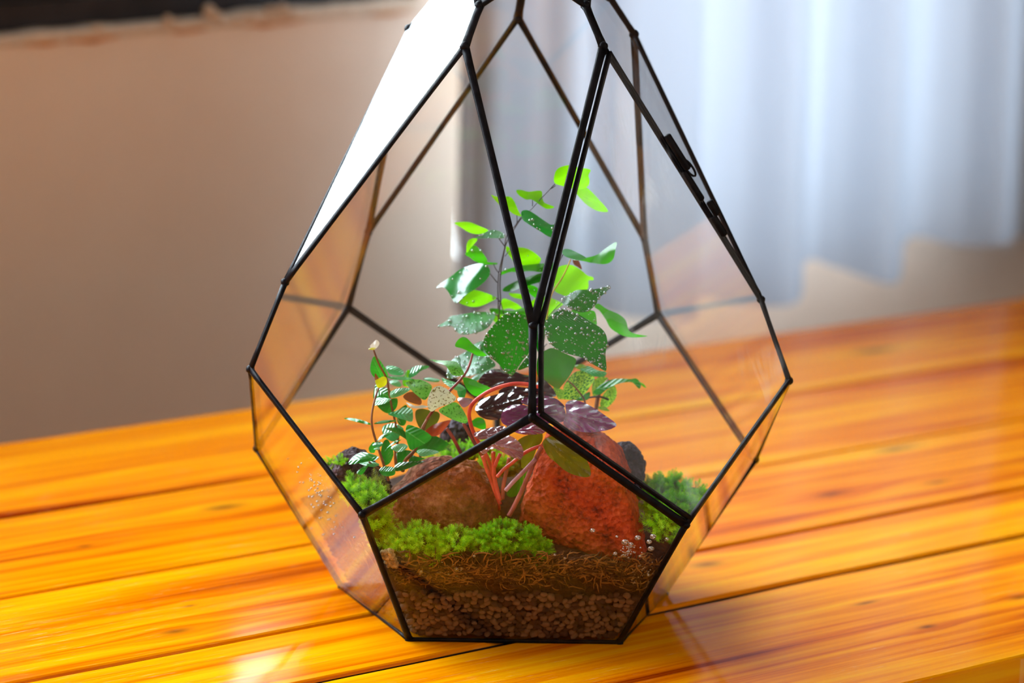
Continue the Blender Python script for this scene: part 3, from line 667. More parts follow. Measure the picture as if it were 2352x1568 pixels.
moss([(1168, 1248, 78, 50, -.0885), (1215, 1262, 44, 36, -.089), (1120, 1250, 36, 36, -.089)], 420, M['moss_deep'], 'round green moss clump in front middle between the two big stones', .0038, .002, seed=2)
moss([(868, 1208, 30, 34, -.082), (880, 1248, 24, 26, -.0845)], 110, M['moss'], 'green moss tuft against the left corner of the front pane', seed=3)
moss([(828, 1142, 34, 28, -.068), (862, 1150, 30, 26, -.072), (815, 1120, 20, 18, -.060)], 130, M['moss'], 'bright moss below the dark lava stone at left', seed=4)
moss([(858, 1118, 18, 16, -.062)], 45, M['moss_olive'], 'small olive moss tuft against the lava stone', seed=5)
moss([(1530, 1118, 46, 26, -.020), (1585, 1140, 40, 28, -.030), (1500, 1130, 30, 28, -.028), (1560, 1165, 46, 26, -.045), (1510, 1165, 36, 30, -.045)], 420, M['moss_deep'], 'wide moss carpet at the right behind the door', .0042, .002, seed=6)
moss([(1520, 1205, 30, 42, -.068), (1510, 1265, 26, 30, -.080), (1535, 1240, 20, 30, -.076)], 170, M['moss'], 'green moss tuft right of the big red stone behind the front pane', seed=7)
moss([(1060, 1045, 46, 22, -.022), (1105, 1035, 30, 22, -.020), (1010, 1062, 34, 18, -.028), (1135, 1068, 30, 24, -.03)], 240, M['moss'], 'bright moss patch in the middle behind the brown stone', .004, .0015, seed=8)
moss([(1160, 1075, 40, 26, -.018), (1190, 1060, 26, 26, -.014)], 110, M['moss_olive'], 'olive moss patch behind the red stems', .004, .0015, seed=9)
moss([(757, 1066, 8, 8, -.03), (776, 1062, 14, 6, -.052)], 24, M['moss'], 'tiny moss sprig on top of the lava stone', .003, .0013, seed=10)
# ------------------------------------------------------------------ leaves and stems
def crop(n):
    x0, y0, s = {1: (900, 360, .28064), 2: (980, 660, .25508), 3: (740, 760, .26792), 4: (800, 940, .24237), 5: (1180, 960, .22957), 0: (0, 0, 1)}[n]
    return lambda p: (x0 + p[0] * s, y0 + p[1] * s)
def closed_smooth(P, n=5):
    k = len(P); out = []
    for i in range(k):
        p0, p1, p2, p3 = (np.array(P[(i + j) % k], float) for j in (-1, 0, 1, 2))
        for j in range(n):
            t = j / n; out.append(.5 * (2 * p1 + (p2 - p0) * t + (2 * p0 - 5 * p1 + 4 * p2 - p3) * t * t + (3 * p1 - p0 - 3 * p2 + p3) * t ** 3))
    return out
def in_poly(x, y, P):
    c_ = False; j = len(P) - 1
    for i in range(len(P)):
        if (P[i][1] > y) != (P[j][1] > y) and x < (P[j][0] - P[i][0]) * (y - P[i][1]) / (P[j][1] - P[i][1] + 1e-12) + P[i][0]: c_ = not c_
        j = i
    return c_
LEAF_COUNT = 0
def leaf(parent, cn, pts, Y, mat, gx=0., gy=.4, bulge=.12, fold=.10, name='leaf', crinkle=0., drops=0, label=None, wave=.03):
    """trace an outline, give it its own tilt in depth, a cupped blade and a midrib crease"""
    global LEAF_COUNT; LEAF_COUNT += 1; sd = LEAF_COUNT * 3.7
    tr = crop(cn); P = [tr(p) for p in pts]; O = closed_smooth(P, 4 if len(P) > 9 else 5); A = np.array(O); c_ = A.mean(0)
    w_, vec = np.linalg.eigh(np.cov((A - c_).T)); ax = vec[:, 1]; base = np.array(P[0])
    if (base - c_) @ ax > 0: ax = -ax
    if abs((base - c_) @ ax) < .3 * math.sqrt(w_[1]) * 2: ax = ax if ax[0] > 0 else -ax
    pv_ = np.array([-ax[1], ax[0]]); U = (A - c_) @ ax; Wd = (A - c_) @ pv_; u0, u1 = U.min(), U.max(); wd = max(abs(Wd.min()), abs(Wd.max())) + 1e-6
    size = max(u1 - u0, 2 * wd); stp = size / (30 if crinkle else 11); co = [Vector((float(q[0]), float(q[1]))) for q in O]; ne = len(co)
    x0, y0 = A.min(0); x1, y1 = A.max(0); yy = y0 + stp * .5; row = 0
    while yy < y1:
        xx = x0 + stp * (.5 if row % 2 else .9)
        while xx < x1:
            if in_poly(xx, yy, O) and min((xx - q[0]) ** 2 + (yy - q[1]) ** 2 for q in O) > (stp * .35) ** 2: co.append(Vector((xx, yy)))
            xx += stp
        yy += stp * .87; row += 1
    vv, ee, ff, *_ = geometry.delaunay_2d_cdt(co, [], [list(range(ne))], 1, 1e-5)
    out, uvs = [], []
    for q in vv:
        d = np.array([q.x, q.y]) - c_; u = (d @ ax - u0) / (u1 - u0); w = (d @ pv_) / wd; m_per = PX
        dep = gx * d[0] * m_per - gy * d[1] * m_per
        uu = u * 2 - 1; dep += bulge * size * m_per * (uu * uu - .4) * .5 + fold * size * m_per * (abs(w) - .3) * .5
        dep += wave * size * m_per * math.sin(u * 7 + w * 3 + sd)
        if crinkle:
            ph = (u - .45 * abs(w)) * 22 + sd; dep += crinkle * (math.sin(ph) * min(1, abs(w) * 3) * .5 - 1.1 * math.exp(-(w / .07) ** 2) + .35 * math.sin(abs(w) * 9))
        rr = ray(q.x, q.y).normalized(); out.append(at(q.x, q.y, Y) + rr * dep); uvs.append((u, w))
    for _ in range(20):
        g_ = max(shell_gap(p, .0008) for p in out)
        if g_ <= 0: break
        out = [p + CF * (g_ + .0005) for p in out]
    o = mesh_obj(name, out, [tuple(g) for g in ff], mat, parent); ul = o.data.uv_layers.new(name='UVMap')
    for lp in o.data.loops: ul.data[lp.index].uv = uvs[lp.vertex_index]
    if label: o['label'] = label
    if drops:
        mb = MB(); rr_ = random.Random(int(sd * 10)); k = 0; ins_v = [p for p in out]
        cen = sum(out, Vector()) / len(out); polys = [g for g in ff]
        for _ in range(drops):
            g = rr_.choice(polys); a, b = rr_.random(), rr_.random()
            if a + b > 1: a, b = 1 - a, 1 - b
            p = out[g[0]] + (out[g[1]] - out[g[0]]) * a + (out[g[2]] - out[g[0]]) * b; r = rr_.choice((.00022, .0003, .0003, .0004, .0005, .0007))
            vi, fi = ICO1 if r < .0004 else ICO2; nn = (CAM - p).normalized() * .3 * r; mb.add(vi * r + np.array(p + nn), fi)
        d = mb.build('water_drops', M['water'], o); d['kind'] = 'stuff'
    return o, P[0]
def stem(parent, cn, pts, Ys, r, mat, name='stem', taper=.7, n=6):
    tr = crop(cn); q = [tr(p) for p in pts]
    if not hasattr(Ys, '__len__'): Ys = [Ys] * len(q)
    if len(Ys) == 2 and len(q) != 2: Ys = [Ys[0] + (Ys[1] - Ys[0]) * i / (len(q) - 1) for i in range(len(q))]
    P = smooth_line([at(a[0], a[1], y) for a, y in zip(q, Ys)], 5); k = len(P); mb = MB()
    mb.tube(P, [r * (taper + (1 - taper) * i / (k - 1)) for i in range(k)], n); mb.build(name, mat, parent); return P
def ground(x, y, Y): return at(x, y, Y)
# ---- tall fern
fern = thing('maidenhair_fern', 'tall fern with bright green fan leaflets on wiry black stems', 'plant', at(1185, 1110, .0))
FS = []
FS.append(stem(fern, 1, [(1335, 222), (1250, 310), (1130, 440), (1060, 505), (1020, 560), (945, 690), (920, 770), (895, 920), (885, 1050), (890, 1180), (880, 1300), (900, 1700), (960, 2300), (1000, 2700)], [-.012, -.012, -.01, -.008, -.006, -.004, -.002, 0, 0, 0, 0, .002, .004, .004], .0003, M['black_stem']))
FS.append(stem(fern, 1, [(1060, 490), (1010, 560), (940, 650), (920, 760), (880, 930), (868, 1060), (872, 1200), (870, 1320), (890, 1720), (955, 2300), (1000, 2700)], [-.004, -.003, 0, .002, .004, .005, .005, .006, .006, .005, .004], .0003, M['black_stem']))
FS.append(stem(fern, 1, [(1402, 797), (1340, 920), (1300, 1050), (1280, 1150), (1272, 1290), (1255, 1440), (1235, 1560), (1180, 1900), (1100, 2400), (1050, 2700)], [-.018, -.014, -.01, -.008, -.008, -.008, -.007, -.004, .0, .003], .0003, M['black_stem']))
FS.append(stem(fern, 1, [(1210, 1435), (1235, 1500), (1245, 1570), (1250, 1700), (1180, 2200), (1080, 2700)], .0, .00027, M['black_stem']))
FS.append(stem(fern, 1, [(1465, 838), (1400, 980), (1320, 1100), (1290, 1180), (1276, 1260), (1268, 1330)], -.012, .00045, M['yellow_stem']))
for pts, Y in (([(875, 668), (900, 700), (925, 735)], -.004), ([(830, 872), (850, 915), (876, 950)], .003), ([(805, 957), (835, 995), (862, 1028)], .002), ([(852, 1155), (872, 1170), (888, 1190)], .004), ([(972, 758), (945, 790), (925, 815)], .0), ([(1022, 478), (1026, 510), (1022, 548)], -.006), ([(1150, 352), (1152, 380), (1150, 405)], -.010), ([(1392, 1190), (1340, 1240), (1275, 1318)], -.014), ([(1205, 1030), (1225, 1060), (1270, 1150)], -.006), ([(848, 1290), (862, 1300), (872, 1310)], .002), ([(1340, 235), (1320, 250), (1300, 262)], -.012), ([(1270, 1530), (1250, 1550), (1240, 1570)], -.004), ([(890, 1185), (905, 1240), (915, 1285)], .0)):
    stem(fern, 1, pts, Y, .00024, M['black_stem'], 'petiole')
F = [  # crop, outline (base first where it shows), Y, material, gx, gy, drops
 (1, [(1333, 215), (1330, 150), (1360, 95), (1430, 70), (1480, 72), (1545, 92), (1590, 95), (1628, 110), (1610, 150), (1618, 200), (1600, 245), (1530, 268), (1470, 258), (1400, 240)], -.012, 'lime', .3, -.2, 0),
 (1, [(1490, 268), (1545, 265), (1590, 250), (1650, 300), (1700, 355), (1745, 405), (1768, 450), (1690, 445), (1620, 410), (1560, 360)], -.006, 'lime', .2, -.3, 0),
 (1, [(1150, 352), (1260, 424), (1330, 410), (1250, 375), (1232, 330), (1220, 278), (1120, 285), (1060, 270), (1018, 275), (1040, 315), (1100, 350)], -.010, 'lime', .2, .9, 0),
 (1, [(1060, 487), (1000, 470), (930, 420), (880, 390), (840, 350), (812, 310), (860, 325), (960, 325), (1000, 360), (1035, 440)], -.004, 'lime', -.5, -.3, 0),
 (1, [(1060, 450), (1100, 435), (1150, 455), (1230, 510), (1300, 555), (1335, 555), (1330, 620), (1300, 660), (1200, 600), (1110, 545), (1070, 510)], -.014, 'teal', .3, 1.0, 14),
 (1, [(1380, 668), (1402, 700), (1390, 748), (1368, 728)], -.01, 'green', 0, .5, 0),
 (1, [(790, 603), (720, 632), (640, 622), (570, 580), (513, 543), (560, 533), (640, 535), (700, 560)], .004, 'lime', .5, -.2, 0),
 (1, [(925, 650), (900, 618), (840, 598), (790, 605), (730, 640), (680, 665), (760, 668), (850, 665), (900, 668)], -.002, 'teal', .2, 1.8, 16),
 (1, [(700, 680), (680, 665), (630, 680), (610, 730), (615, 785), (650, 740)], .002, 'lime', .4, 0, 0),
 (1, [(860, 868), (850, 882), (760, 880), (690, 860), (640, 825), (600, 795), (650, 735), (690, 730), (740, 780), (780, 840), (785, 860)], .004, 'green', .3, .2, 8),
 (1, [(805, 940), (780, 890), (730, 872), (660, 882), (560, 920), (480, 980), (362, 1068), (420, 1065), (465, 1110), (490, 1160), (525, 1198), (560, 1170), (620, 1120), (700, 1070), (780, 1000)], -.006, 'teal', -.4, .45, 16),
 (1, [(855, 1155), (800, 1125), (700, 1092), (650, 1095), (590, 1150), (550, 1190), (600, 1215), (660, 1228), (730, 1220), (800, 1190)], .006, 'lime', .2, -.2, 8),
 (1, [(848, 1290), (800, 1275), (700, 1270), (560, 1290), (480, 1305), (450, 1340), (372, 1390), (490, 1385), (530, 1430), (580, 1455), (660, 1445), (750, 1420), (810, 1370)], -.004, 'teal', -.2, 1.4, 90),
 (1, [(940, 730), (980, 750), (1060, 740), (1140, 765), (1210, 820), (1220, 845), (1190, 885), (1090, 888), (1020, 870), (960, 810), (935, 770)], .008, 'lime', .2, .1, 6),
 (1, [(888, 970), (900, 940), (960, 915), (1060, 890), (1150, 880), (1260, 868), (1350, 870), (1300, 930), (1230, 945), (1140, 935), (1050, 942), (960, 945)], .004, 'green', .1, .9, 6),
 (1, [(1260, 950), (1250, 1010), (1180, 1035), (1080, 1065), (980, 1100), (912, 1100), (920, 1070), (1000, 1025), (1100, 985), (1180, 960)], .002, 'deep', -.1, .8, 0),
 (1, [(1090, 1060), (1150, 1050), (1210, 1090), (1190, 1155), (1150, 1140), (1110, 1100)], .006, 'green', 0, .2, 4),
 (1, [(955, 1115), (1000, 1115), (1060, 1125), (1120, 1160), (1060, 1165), (990, 1150)], .010, 'lime', 0, -.2, 0),
 (1, [(895, 1200), (910, 1160), (960, 1170), (1030, 1205), (1070, 1245), (1040, 1260), (960, 1240), (905, 1250)], .010, 'lime', .2, -.3, 0),
 (1, [(800, 1245), (850, 1240), (920, 1255), (1010, 1255), (1090, 1235), (1120, 1290), (1000, 1295), (900, 1290), (820, 1280)], .002, 'green', 0, .6, 0),
 (1, [(830, 1300), (880, 1290), (920, 1300), (870, 1352), (835, 1345)], .008, 'lime', 0, 0, 0),
 (1, [(1275, 1330), (1180, 1320), (1120, 1260), (1120, 1200), (1200, 1150), (1290, 1150), (1380, 1190), (1400, 1210), (1330, 1260)], .012, 'lime', .1, 0, 10),
 (1, [(1080, 1290), (1140, 1270), (1230, 1290), (1250, 1330), (1160, 1330)], .014, 'green', 0, .3, 0),
 (1, [(1393, 780), (1410, 755), (1460, 758), (1530, 790), (1590, 825), (1560, 840), (1500, 842), (1420, 815)], -.020, 'teal', .2, 1.5, 0),
 (1, [(1480, 840), (1590, 825), (1680, 800), (1760, 740), (1838, 697), (1830, 760), (1810, 840), (1750, 877), (1650, 870), (1550, 850)], -.012, 'green', -.5, .1, 0),
 (1, [(1480, 840), (1500, 842), (1530, 850), (1556, 920), (1520, 900), (1490, 880)], -.006, 'brown_leaf', 0, 0, 0),
 (1, [(1330, 1090), (1325, 1000), (1340, 930), (1390, 890), (1470, 885), (1540, 920), (1600, 970), (1645, 985), (1648, 1010), (1610, 1015), (1600, 1085), (1480, 1115), (1430, 1140), (1370, 1120)], -.004, 'lime', .1, -.1, 0),
 (1, [(1390, 1195), (1400, 1160), (1460, 1120), (1520, 1090), (1640, 1085), (1700, 1075), (1788, 1058), (1750, 1110), (1690, 1160), (1670, 1210), (1600, 1265), (1530, 1270), (1450, 1235)], -.028, 'deep', -.1, .5, 110),
 (1, [(1660, 1230), (1690, 1200), (1760, 1245), (1860, 1290), (1915, 1340), (1940, 1420), (2000, 1450), (2092, 1468), (1930, 1475), (1800, 1410), (1750, 1330), (1700, 1260)], -.014, 'green', .2, .5, 0),
 (2, [(1300, 205), (1420, 205), (1510, 215), (1530, 300), (1520, 335), (1400, 275)], -.018, 'green', 0, .1, 14),
 (2, [(1000, 300), (1075, 300), (1065, 420), (1030, 520), (1000, 580), (970, 450)], -.010, 'deep', 0, .3, 24),
 (2, [(690, 250), (760, 230), (850, 240), (930, 270), (970, 330), (950, 480), (920, 590), (870, 650), (830, 710), (770, 790), (700, 750), (650, 690), (590, 640), (530, 580), (510, 510), (525, 440), (590, 350)], -.040, 'deep', .2, .25, 200),
 (2, [(1065, 340), (1100, 270), (1180, 210), (1230, 195), (1300, 215), (1400, 260), (1500, 320), (1580, 375), (1620, 440), (1625, 520), (1610, 600), (1618, 745), (1550, 720), (1460, 670), (1400, 630), (1280, 600), (1180, 560), (1110, 500), (1075, 430)], -.042, 'deep', -.1, .3, 190),
 (2, [(1080, 560), (1130, 545), (1200, 570), (1260, 600), (1340, 640), (1335, 700), (1290, 790), (1220, 880), (1185, 910), (1120, 880), (1060, 830), (1000, 800), (990, 680), (1020, 600)], -.036, 'brownedge', .1, .05, 0),
 (2, [(520, 520), (440, 540), (330, 590), (230, 650), (190, 720), (190, 820), (300, 800), (420, 790), (600, 720), (615, 680), (560, 620)], -.020, 'teal', -.2, 1.2, 110),
 (2, [(410, 520), (500, 480), (545, 470), (530, 560), (450, 560)], -.014, 'teal', 0, 1.0, 10),
 (2, [(390, 840), (440, 790), (590, 730), (620, 750), (520, 790), (430, 860)], -.016, 'teal', 0, 1.2, 0),
 (2, [(930, 600), (890, 640), (820, 740), (900, 720), (960, 680)], -.028, 'deep', 0, .2, 6),
]
for cn, pts, Y, mk, gx, gy, dr in F: leaf(fern, cn, pts, Y, M[mk], gx, gy, drops=dr, name='leaflet')
# ---- climbing vine on the left
vine = thing('trailing_vine', 'leafy green vine with thin brown stems beside the lava stone', 'plant', at(880, 1100, -.03))
stem(vine, 3, [(440, 160), (490, 290), (550, 400), (570, 500), (595, 640), (630, 800), (650, 920), (625, 1060), (640, 1200)], [-.044, -.044, -.042, -.04, -.04, -.038, -.036, -.034, -.034], .0006, M['brown_stem'])
stem(vine, 3, [(485, 485), (450, 590), (425, 720), (430, 830), (470, 970), (510, 1090), (535, 1170), (570, 1280)], [-.046, -.05, -.054, -.056, -.056, -.056, -.056, -.054], .0006, M['brown_stem'])
stem(vine, 3, [(945, 685), (900, 760), (855, 840), (830, 930), (800, 1010), (760, 1060), (710, 1115), (690, 1200)], [-.052, -.05, -.052, -.052, -.052, -.052, -.05, -.048], .0009, M['brown_stem'])
stem(vine, 3, [(620, 1010), (630, 1080), (640, 1160)], -.05, .0005, M['brown_stem'])
stem(vine, 3, [(400, 1120), (450, 1160), (500, 1190)], -.062, .0005, M['brown_stem'])
VL = [
 ([(440, 160), (410, 130), (440, 95), (465, 75), (490, 100), (480, 130), (460, 150)], -.044, 'white_leaf', 0, .5),
 ([(440, 162), (395, 155), (420, 142), (460, 142)], -.046, 'yellow_leaf', 0, 1),
 ([(540, 410), (490, 400), (450, 400), (415, 350), (415, 290), (440, 220), (480, 235), (530, 300), (565, 380)], -.036, 'vine', .3, .2),
 ([(480, 485), (460, 450), (455, 425), (480, 410), (520, 390), (550, 400), (555, 445), (530, 475)], -.050, 'yellow_leaf', 0, 0),
 ([(465, 420), (450, 410), (455, 362), (485, 405)], -.048, 'brown_leaf', 0, 0),
 ([(555, 395), (610, 388), (700, 390), (780, 410), (800, 420), (700, 420), (620, 415)], -.044, 'vine', .3, 1.8),
 ([(545, 310), (580, 295), (650, 310), (700, 350), (680, 380), (600, 375), (560, 345)], -.024, 'vine_pale', 0, 1),
 ([(740, 395), (750, 330), (800, 300), (850, 295), (915, 300), (900, 320), (850, 340), (800, 380), (760, 400)], -.022, 'vine_pale', .2, 1),
 ([(865, 410), (920, 398), (1005, 415), (990, 438), (920, 432)], -.020, 'vine_pale', 0, 1.4),
 ([(575, 430), (640, 420), (680, 460), (660, 480), (600, 460)], -.026, 'vine_pale', 0, 1.),
 ([(690, 460), (700, 380), (740, 330), (760, 400), (740, 470)], -.024, 'lime', 0, .3),
 ([(580, 545), (600, 510), (660, 490), (755, 490), (740, 515), (680, 550), (600, 575)], -.044, 'vine_pale', .3, 1.2),
 ([(440, 580), (450, 480), (470, 460), (480, 490), (550, 485), (590, 520), (580, 580), (500, 595)], -.038, 'vine', -.2, .8),
 ([(590, 585), (540, 620), (440, 638), (450, 600), (480, 570), (560, 575)], -.044, 'vine_pale', -.3, 1.5),
 ([(595, 580), (645, 580), (640, 650), (600, 695), (560, 705), (510, 680), (470, 630), (520, 600)], -.036, 'vine_deep', .1, .2),
 ([(565, 710), (640, 680), (700, 655), (760, 660), (778, 700), (770, 775), (700, 760), (620, 735)], -.048, 'vine_pale', .2, 1.2),
 ([(415, 803), (340, 790), (260, 770), (185, 748), (250, 745), (330, 760), (400, 785)], -.056, 'vine', -.3, 1.5),
 ([(445, 792), (500, 770), (560, 762), (640, 768), (560, 787), (480, 797)], -.054, 'vine', .3, 1.7),
 ([(640, 700), (700, 640), (730, 650), (720, 780), (690, 812), (650, 790)], -.034, 'vine_deep', 0, .3),
 ([(515, 830), (550, 800), (620, 790), (680, 820), (695, 850), (640, 930), (600, 945), (550, 920), (520, 880)], -.038, 'vine_pale', 0, .9),
 ([(745, 970), (720, 930), (640, 880), (545, 835), (620, 825), (690, 845), (720, 880), (740, 930)], -.052, 'vine_deep', -.4, .4),
 ([(770, 1020), (745, 1000), (720, 920), (715, 850), (735, 805), (800, 820), (870, 850), (935, 900), (920, 940), (870, 970), (800, 1005)], -.060, 'vine', .2, .5),
 ([(770, 1020), (830, 990), (930, 900), (1000, 910), (1080, 960), (1110, 980), (1050, 1020), (950, 1045), (860, 1060), (800, 1040)], -.046, 'vine_deep', .3, .3),
 ([(810, 1030), (870, 1010), (960, 1020), (1000, 1040), (920, 1065), (850, 1075)], -.056, 'vine_pale', .3, 1.4),
 ([(485, 1080), (450, 1110), (380, 1120), (300, 1135), (225, 1140), (260, 1080), (330, 1040), (400, 1045)], -.066, 'vine', -.2, 1.1),
 ([(400, 1140), (380, 1180), (340, 1230), (295, 1215), (340, 1170)], -.066, 'vine', 0, .4),
 ([(490, 1140), (440, 1165), (360, 1150), (320, 1130), (400, 1115)], -.062, 'vine_pale', 0, 1.2),
 ([(490, 1190), (530, 1160), (600, 1165), (625, 1185), (620, 1230), (560, 1245), (510, 1230)], -.066, 'vine', 0, .9),
 ([(630, 1200), (630, 1140), (720, 1120), (880, 1115), (800, 1150), (720, 1185)], -.058, 'vine_deep', .2, .7),
 ([(600, 870), (560, 900), (500, 930), (465, 955), (500, 900), (560, 868)], -.056, 'vine', -.3, .8),
 ([(470, 1000), (430, 978), (470, 950), (515, 955), (510, 985)], -.058, 'vine_pale', 0, 1.1),
 ([(480, 1020), (440, 1012), (470, 1000), (500, 1002)], -.06, 'vine_pale', 0, 1.3),
 ([(735, 990), (700, 1025), (640, 1035), (590, 1000), (640, 970), (700, 965)], -.056, 'vine_pale', 0, 1.1),
 ([(530, 1150), (500, 1080), (520, 960), (560, 930), (600, 1000), (610, 1060), (580, 1130)], -.048, 'vine_deep', .3, .1),
 ([(680, 930), (630, 960), (560, 1000), (520, 1060), (550, 1010), (610, 950)], -.054, 'vine', -.2, .6),
 ([(640, 1150), (630, 1100), (640, 1040), (720, 1020), (780, 1040), (740, 1100), (680, 1150)], -.046, 'vine_deep', 0, .2),
 ([(800, 1010), (780, 1060), (830, 1080), (880, 1090), (800, 1120), (740, 1110)], -.046, 'vine_deep', 0, .4),
 ([(410, 1040), (400, 1000), (440, 950), (460, 980), (450, 1040)], -.05, 'vine', 0, .2),
]
for pts, Y, mk, gx, gy in VL: leaf(vine, 3, pts, Y, M[mk], gx, gy, bulge=.18, fold=.22)
# ---- pink-stemmed speckled creeper
crp = thing('speckled_creeper', 'creeper with pale freckled leaves on a pinkish stem, arching over the vine', 'plant', at(930, 1090, -.03))
stem(crp, 3, [(1290, 190), (1275, 250), (1245, 330), (1200, 400), (1150, 455), (1090, 515), (1010, 600), (945, 690), (880, 800), (850, 1000), (830, 1180)], [-.044, -.046, -.05, -.052, -.054, -.056, -.058, -.056, -.046, -.04, -.036], .0007, M['dred_stem'])
for pts, Y, mk, gx, gy in [
 ([(1215, 370), (1150, 385), (1100, 360), (1060, 300), (980, 270), (920, 243), (1000, 250), (1100, 255), (1160, 270), (1195, 320)], -.050, 'speckled', -.4, .7),
 ([(1290, 190), (1200, 150), (1140, 130), (1160, 80), (1200, 52), (1240, 60), (1290, 110), (1340, 150), (1410, 208), (1340, 215)], -.044, 'green', .2, .4),
 ([(1225, 490), (1180, 515), (1110, 490), (1040, 440), (1025, 400), (1080, 420), (1170, 450)], -.048, 'vine_pale', 0, 1.2),
 ([(1210, 400), (1280, 410), (1360, 450), (1440, 490), (1380, 540), (1320, 560), (1260, 520), (1220, 460)], -.054, 'green', .3, .4),
 ([(1090, 515), (1150, 575), (1100, 620), (1000, 655), (940, 690), (908, 660), (905, 590), (940, 500), (1000, 470), (1060, 490)], -.062, 'freckled', .1, .4),
 ([(940, 475), (910, 560), (870, 590), (800, 540), (740, 480), (715, 440), (800, 415), (870, 425)], -.046, 'speckled', -.2, .6),
 ([(1000, 680), (1080, 630), (1140, 610), (1190, 650), (1245, 750), (1230, 790), (1150, 770), (1060, 730)], -.054, 'speckled', .2, .4),
 ([(850, 590), (845, 630), (800, 625), (730, 600), (695, 560), (740, 525), (800, 530)], -.044, 'brown_leaf', 0, .3),
 ([(905, 650), (850, 662), (770, 657), (720, 610), (800, 640), (860, 635)], -.048, 'white_leaf', 0, 1.2),
 ([(940, 840), (860, 850), (810, 780), (800, 690), (850, 665), (920, 680), (1000, 700), (1000, 760)], -.040, 'olive_leaf', 0, .2),
 ([(1100, 765), (1060, 830), (1000, 890), (940, 900), (885, 860), (940, 810), (1020, 780)], -.050, 'red_leaf', .3, .5),
 ([(1290, 585), (1250, 640), (1200, 650), (1160, 580), (1210, 570)], -.046, 'mauve', 0, .8),
 ([(1170, 560), (1160, 500), (1230, 490), (1225, 560), (1200, 580)], -.036, 'teal', 0, .6),
 ([(1270, 790), (1330, 740), (1390, 760), (1400, 840), (1330, 830)], -.030, 'green', 0, .5),
]: leaf(crp, 3, pts, Y, M[mk], gx, gy, bulge=.2, fold=.18)
# ---- purple crinkled plant
pep = thing('purple_peperomia', 'purple crinkled leaf plant with thick red stems behind the front peak', 'plant', at(1170, 1190, -.055))
for cn, pts, Ys, r, mk in [
 (2, [(1045, 905), (980, 888), (920, 873), (800, 865), (680, 888), (560, 935), (460, 1000), (405, 1060), (383, 1130), (392, 1210), (420, 1300), (470, 1400), (560, 1560), (620, 1800), (650, 2000)], [-.066, -.066, -.066, -.066, -.066, -.066, -.065, -.064, -.062, -.060, -.058, -.056, -.055, -.054, -.052], .00085, 'red_stem'),
 (2, [(330, 1220), (370, 1290), (420, 1380), (500, 1520), (580, 1720), (640, 1950)], [-.050, -.050, -.05, -.05, -.05, -.05], .0008, 'dred_stem'),
 (4, [(930, 178), (975, 240), (1020, 320), (1065, 410), (1150, 560), (1300, 800)], [-.052, -.052, -.05, -.048, -.046, -.046], .0008, 'dred_stem'),
 (4, [(1275, 440), (1310, 560), (1345, 650), (1400, 800), (1440, 900)], -.062, .00085, 'red_stem'),
 (4, [(1375, 400), (1380, 560), (1395, 700), (1440, 860)], -.066, .0009, 'red_stem'),
 (4, [(1525, 460), (1500, 580), (1470, 720), (1460, 850)], -.066, .00085, 'dred_stem'),
 (4, [(1830, 345), (1740, 375), (1650, 425), (1560, 500), (1470, 570), (1410, 640)], -.068, .0008, 'red_stem'),
 (4, [(1775, 470), (1650, 600), (1560, 690), (1490, 770)], -.072, .0009, 'mauve'),
 (4, [(1830, 360), (1770, 480), (1700, 640), (1640, 780), (1570, 920), (1520, 1010)], -.070, .0010, 'dred_stem'),
 (4, [(1440, 420), (1410, 480), (1390, 540)], -.068, .0008, 'red_stem'),
]: stem(pep, cn, pts, Ys, r, M[mk], taper=.95, n=8)
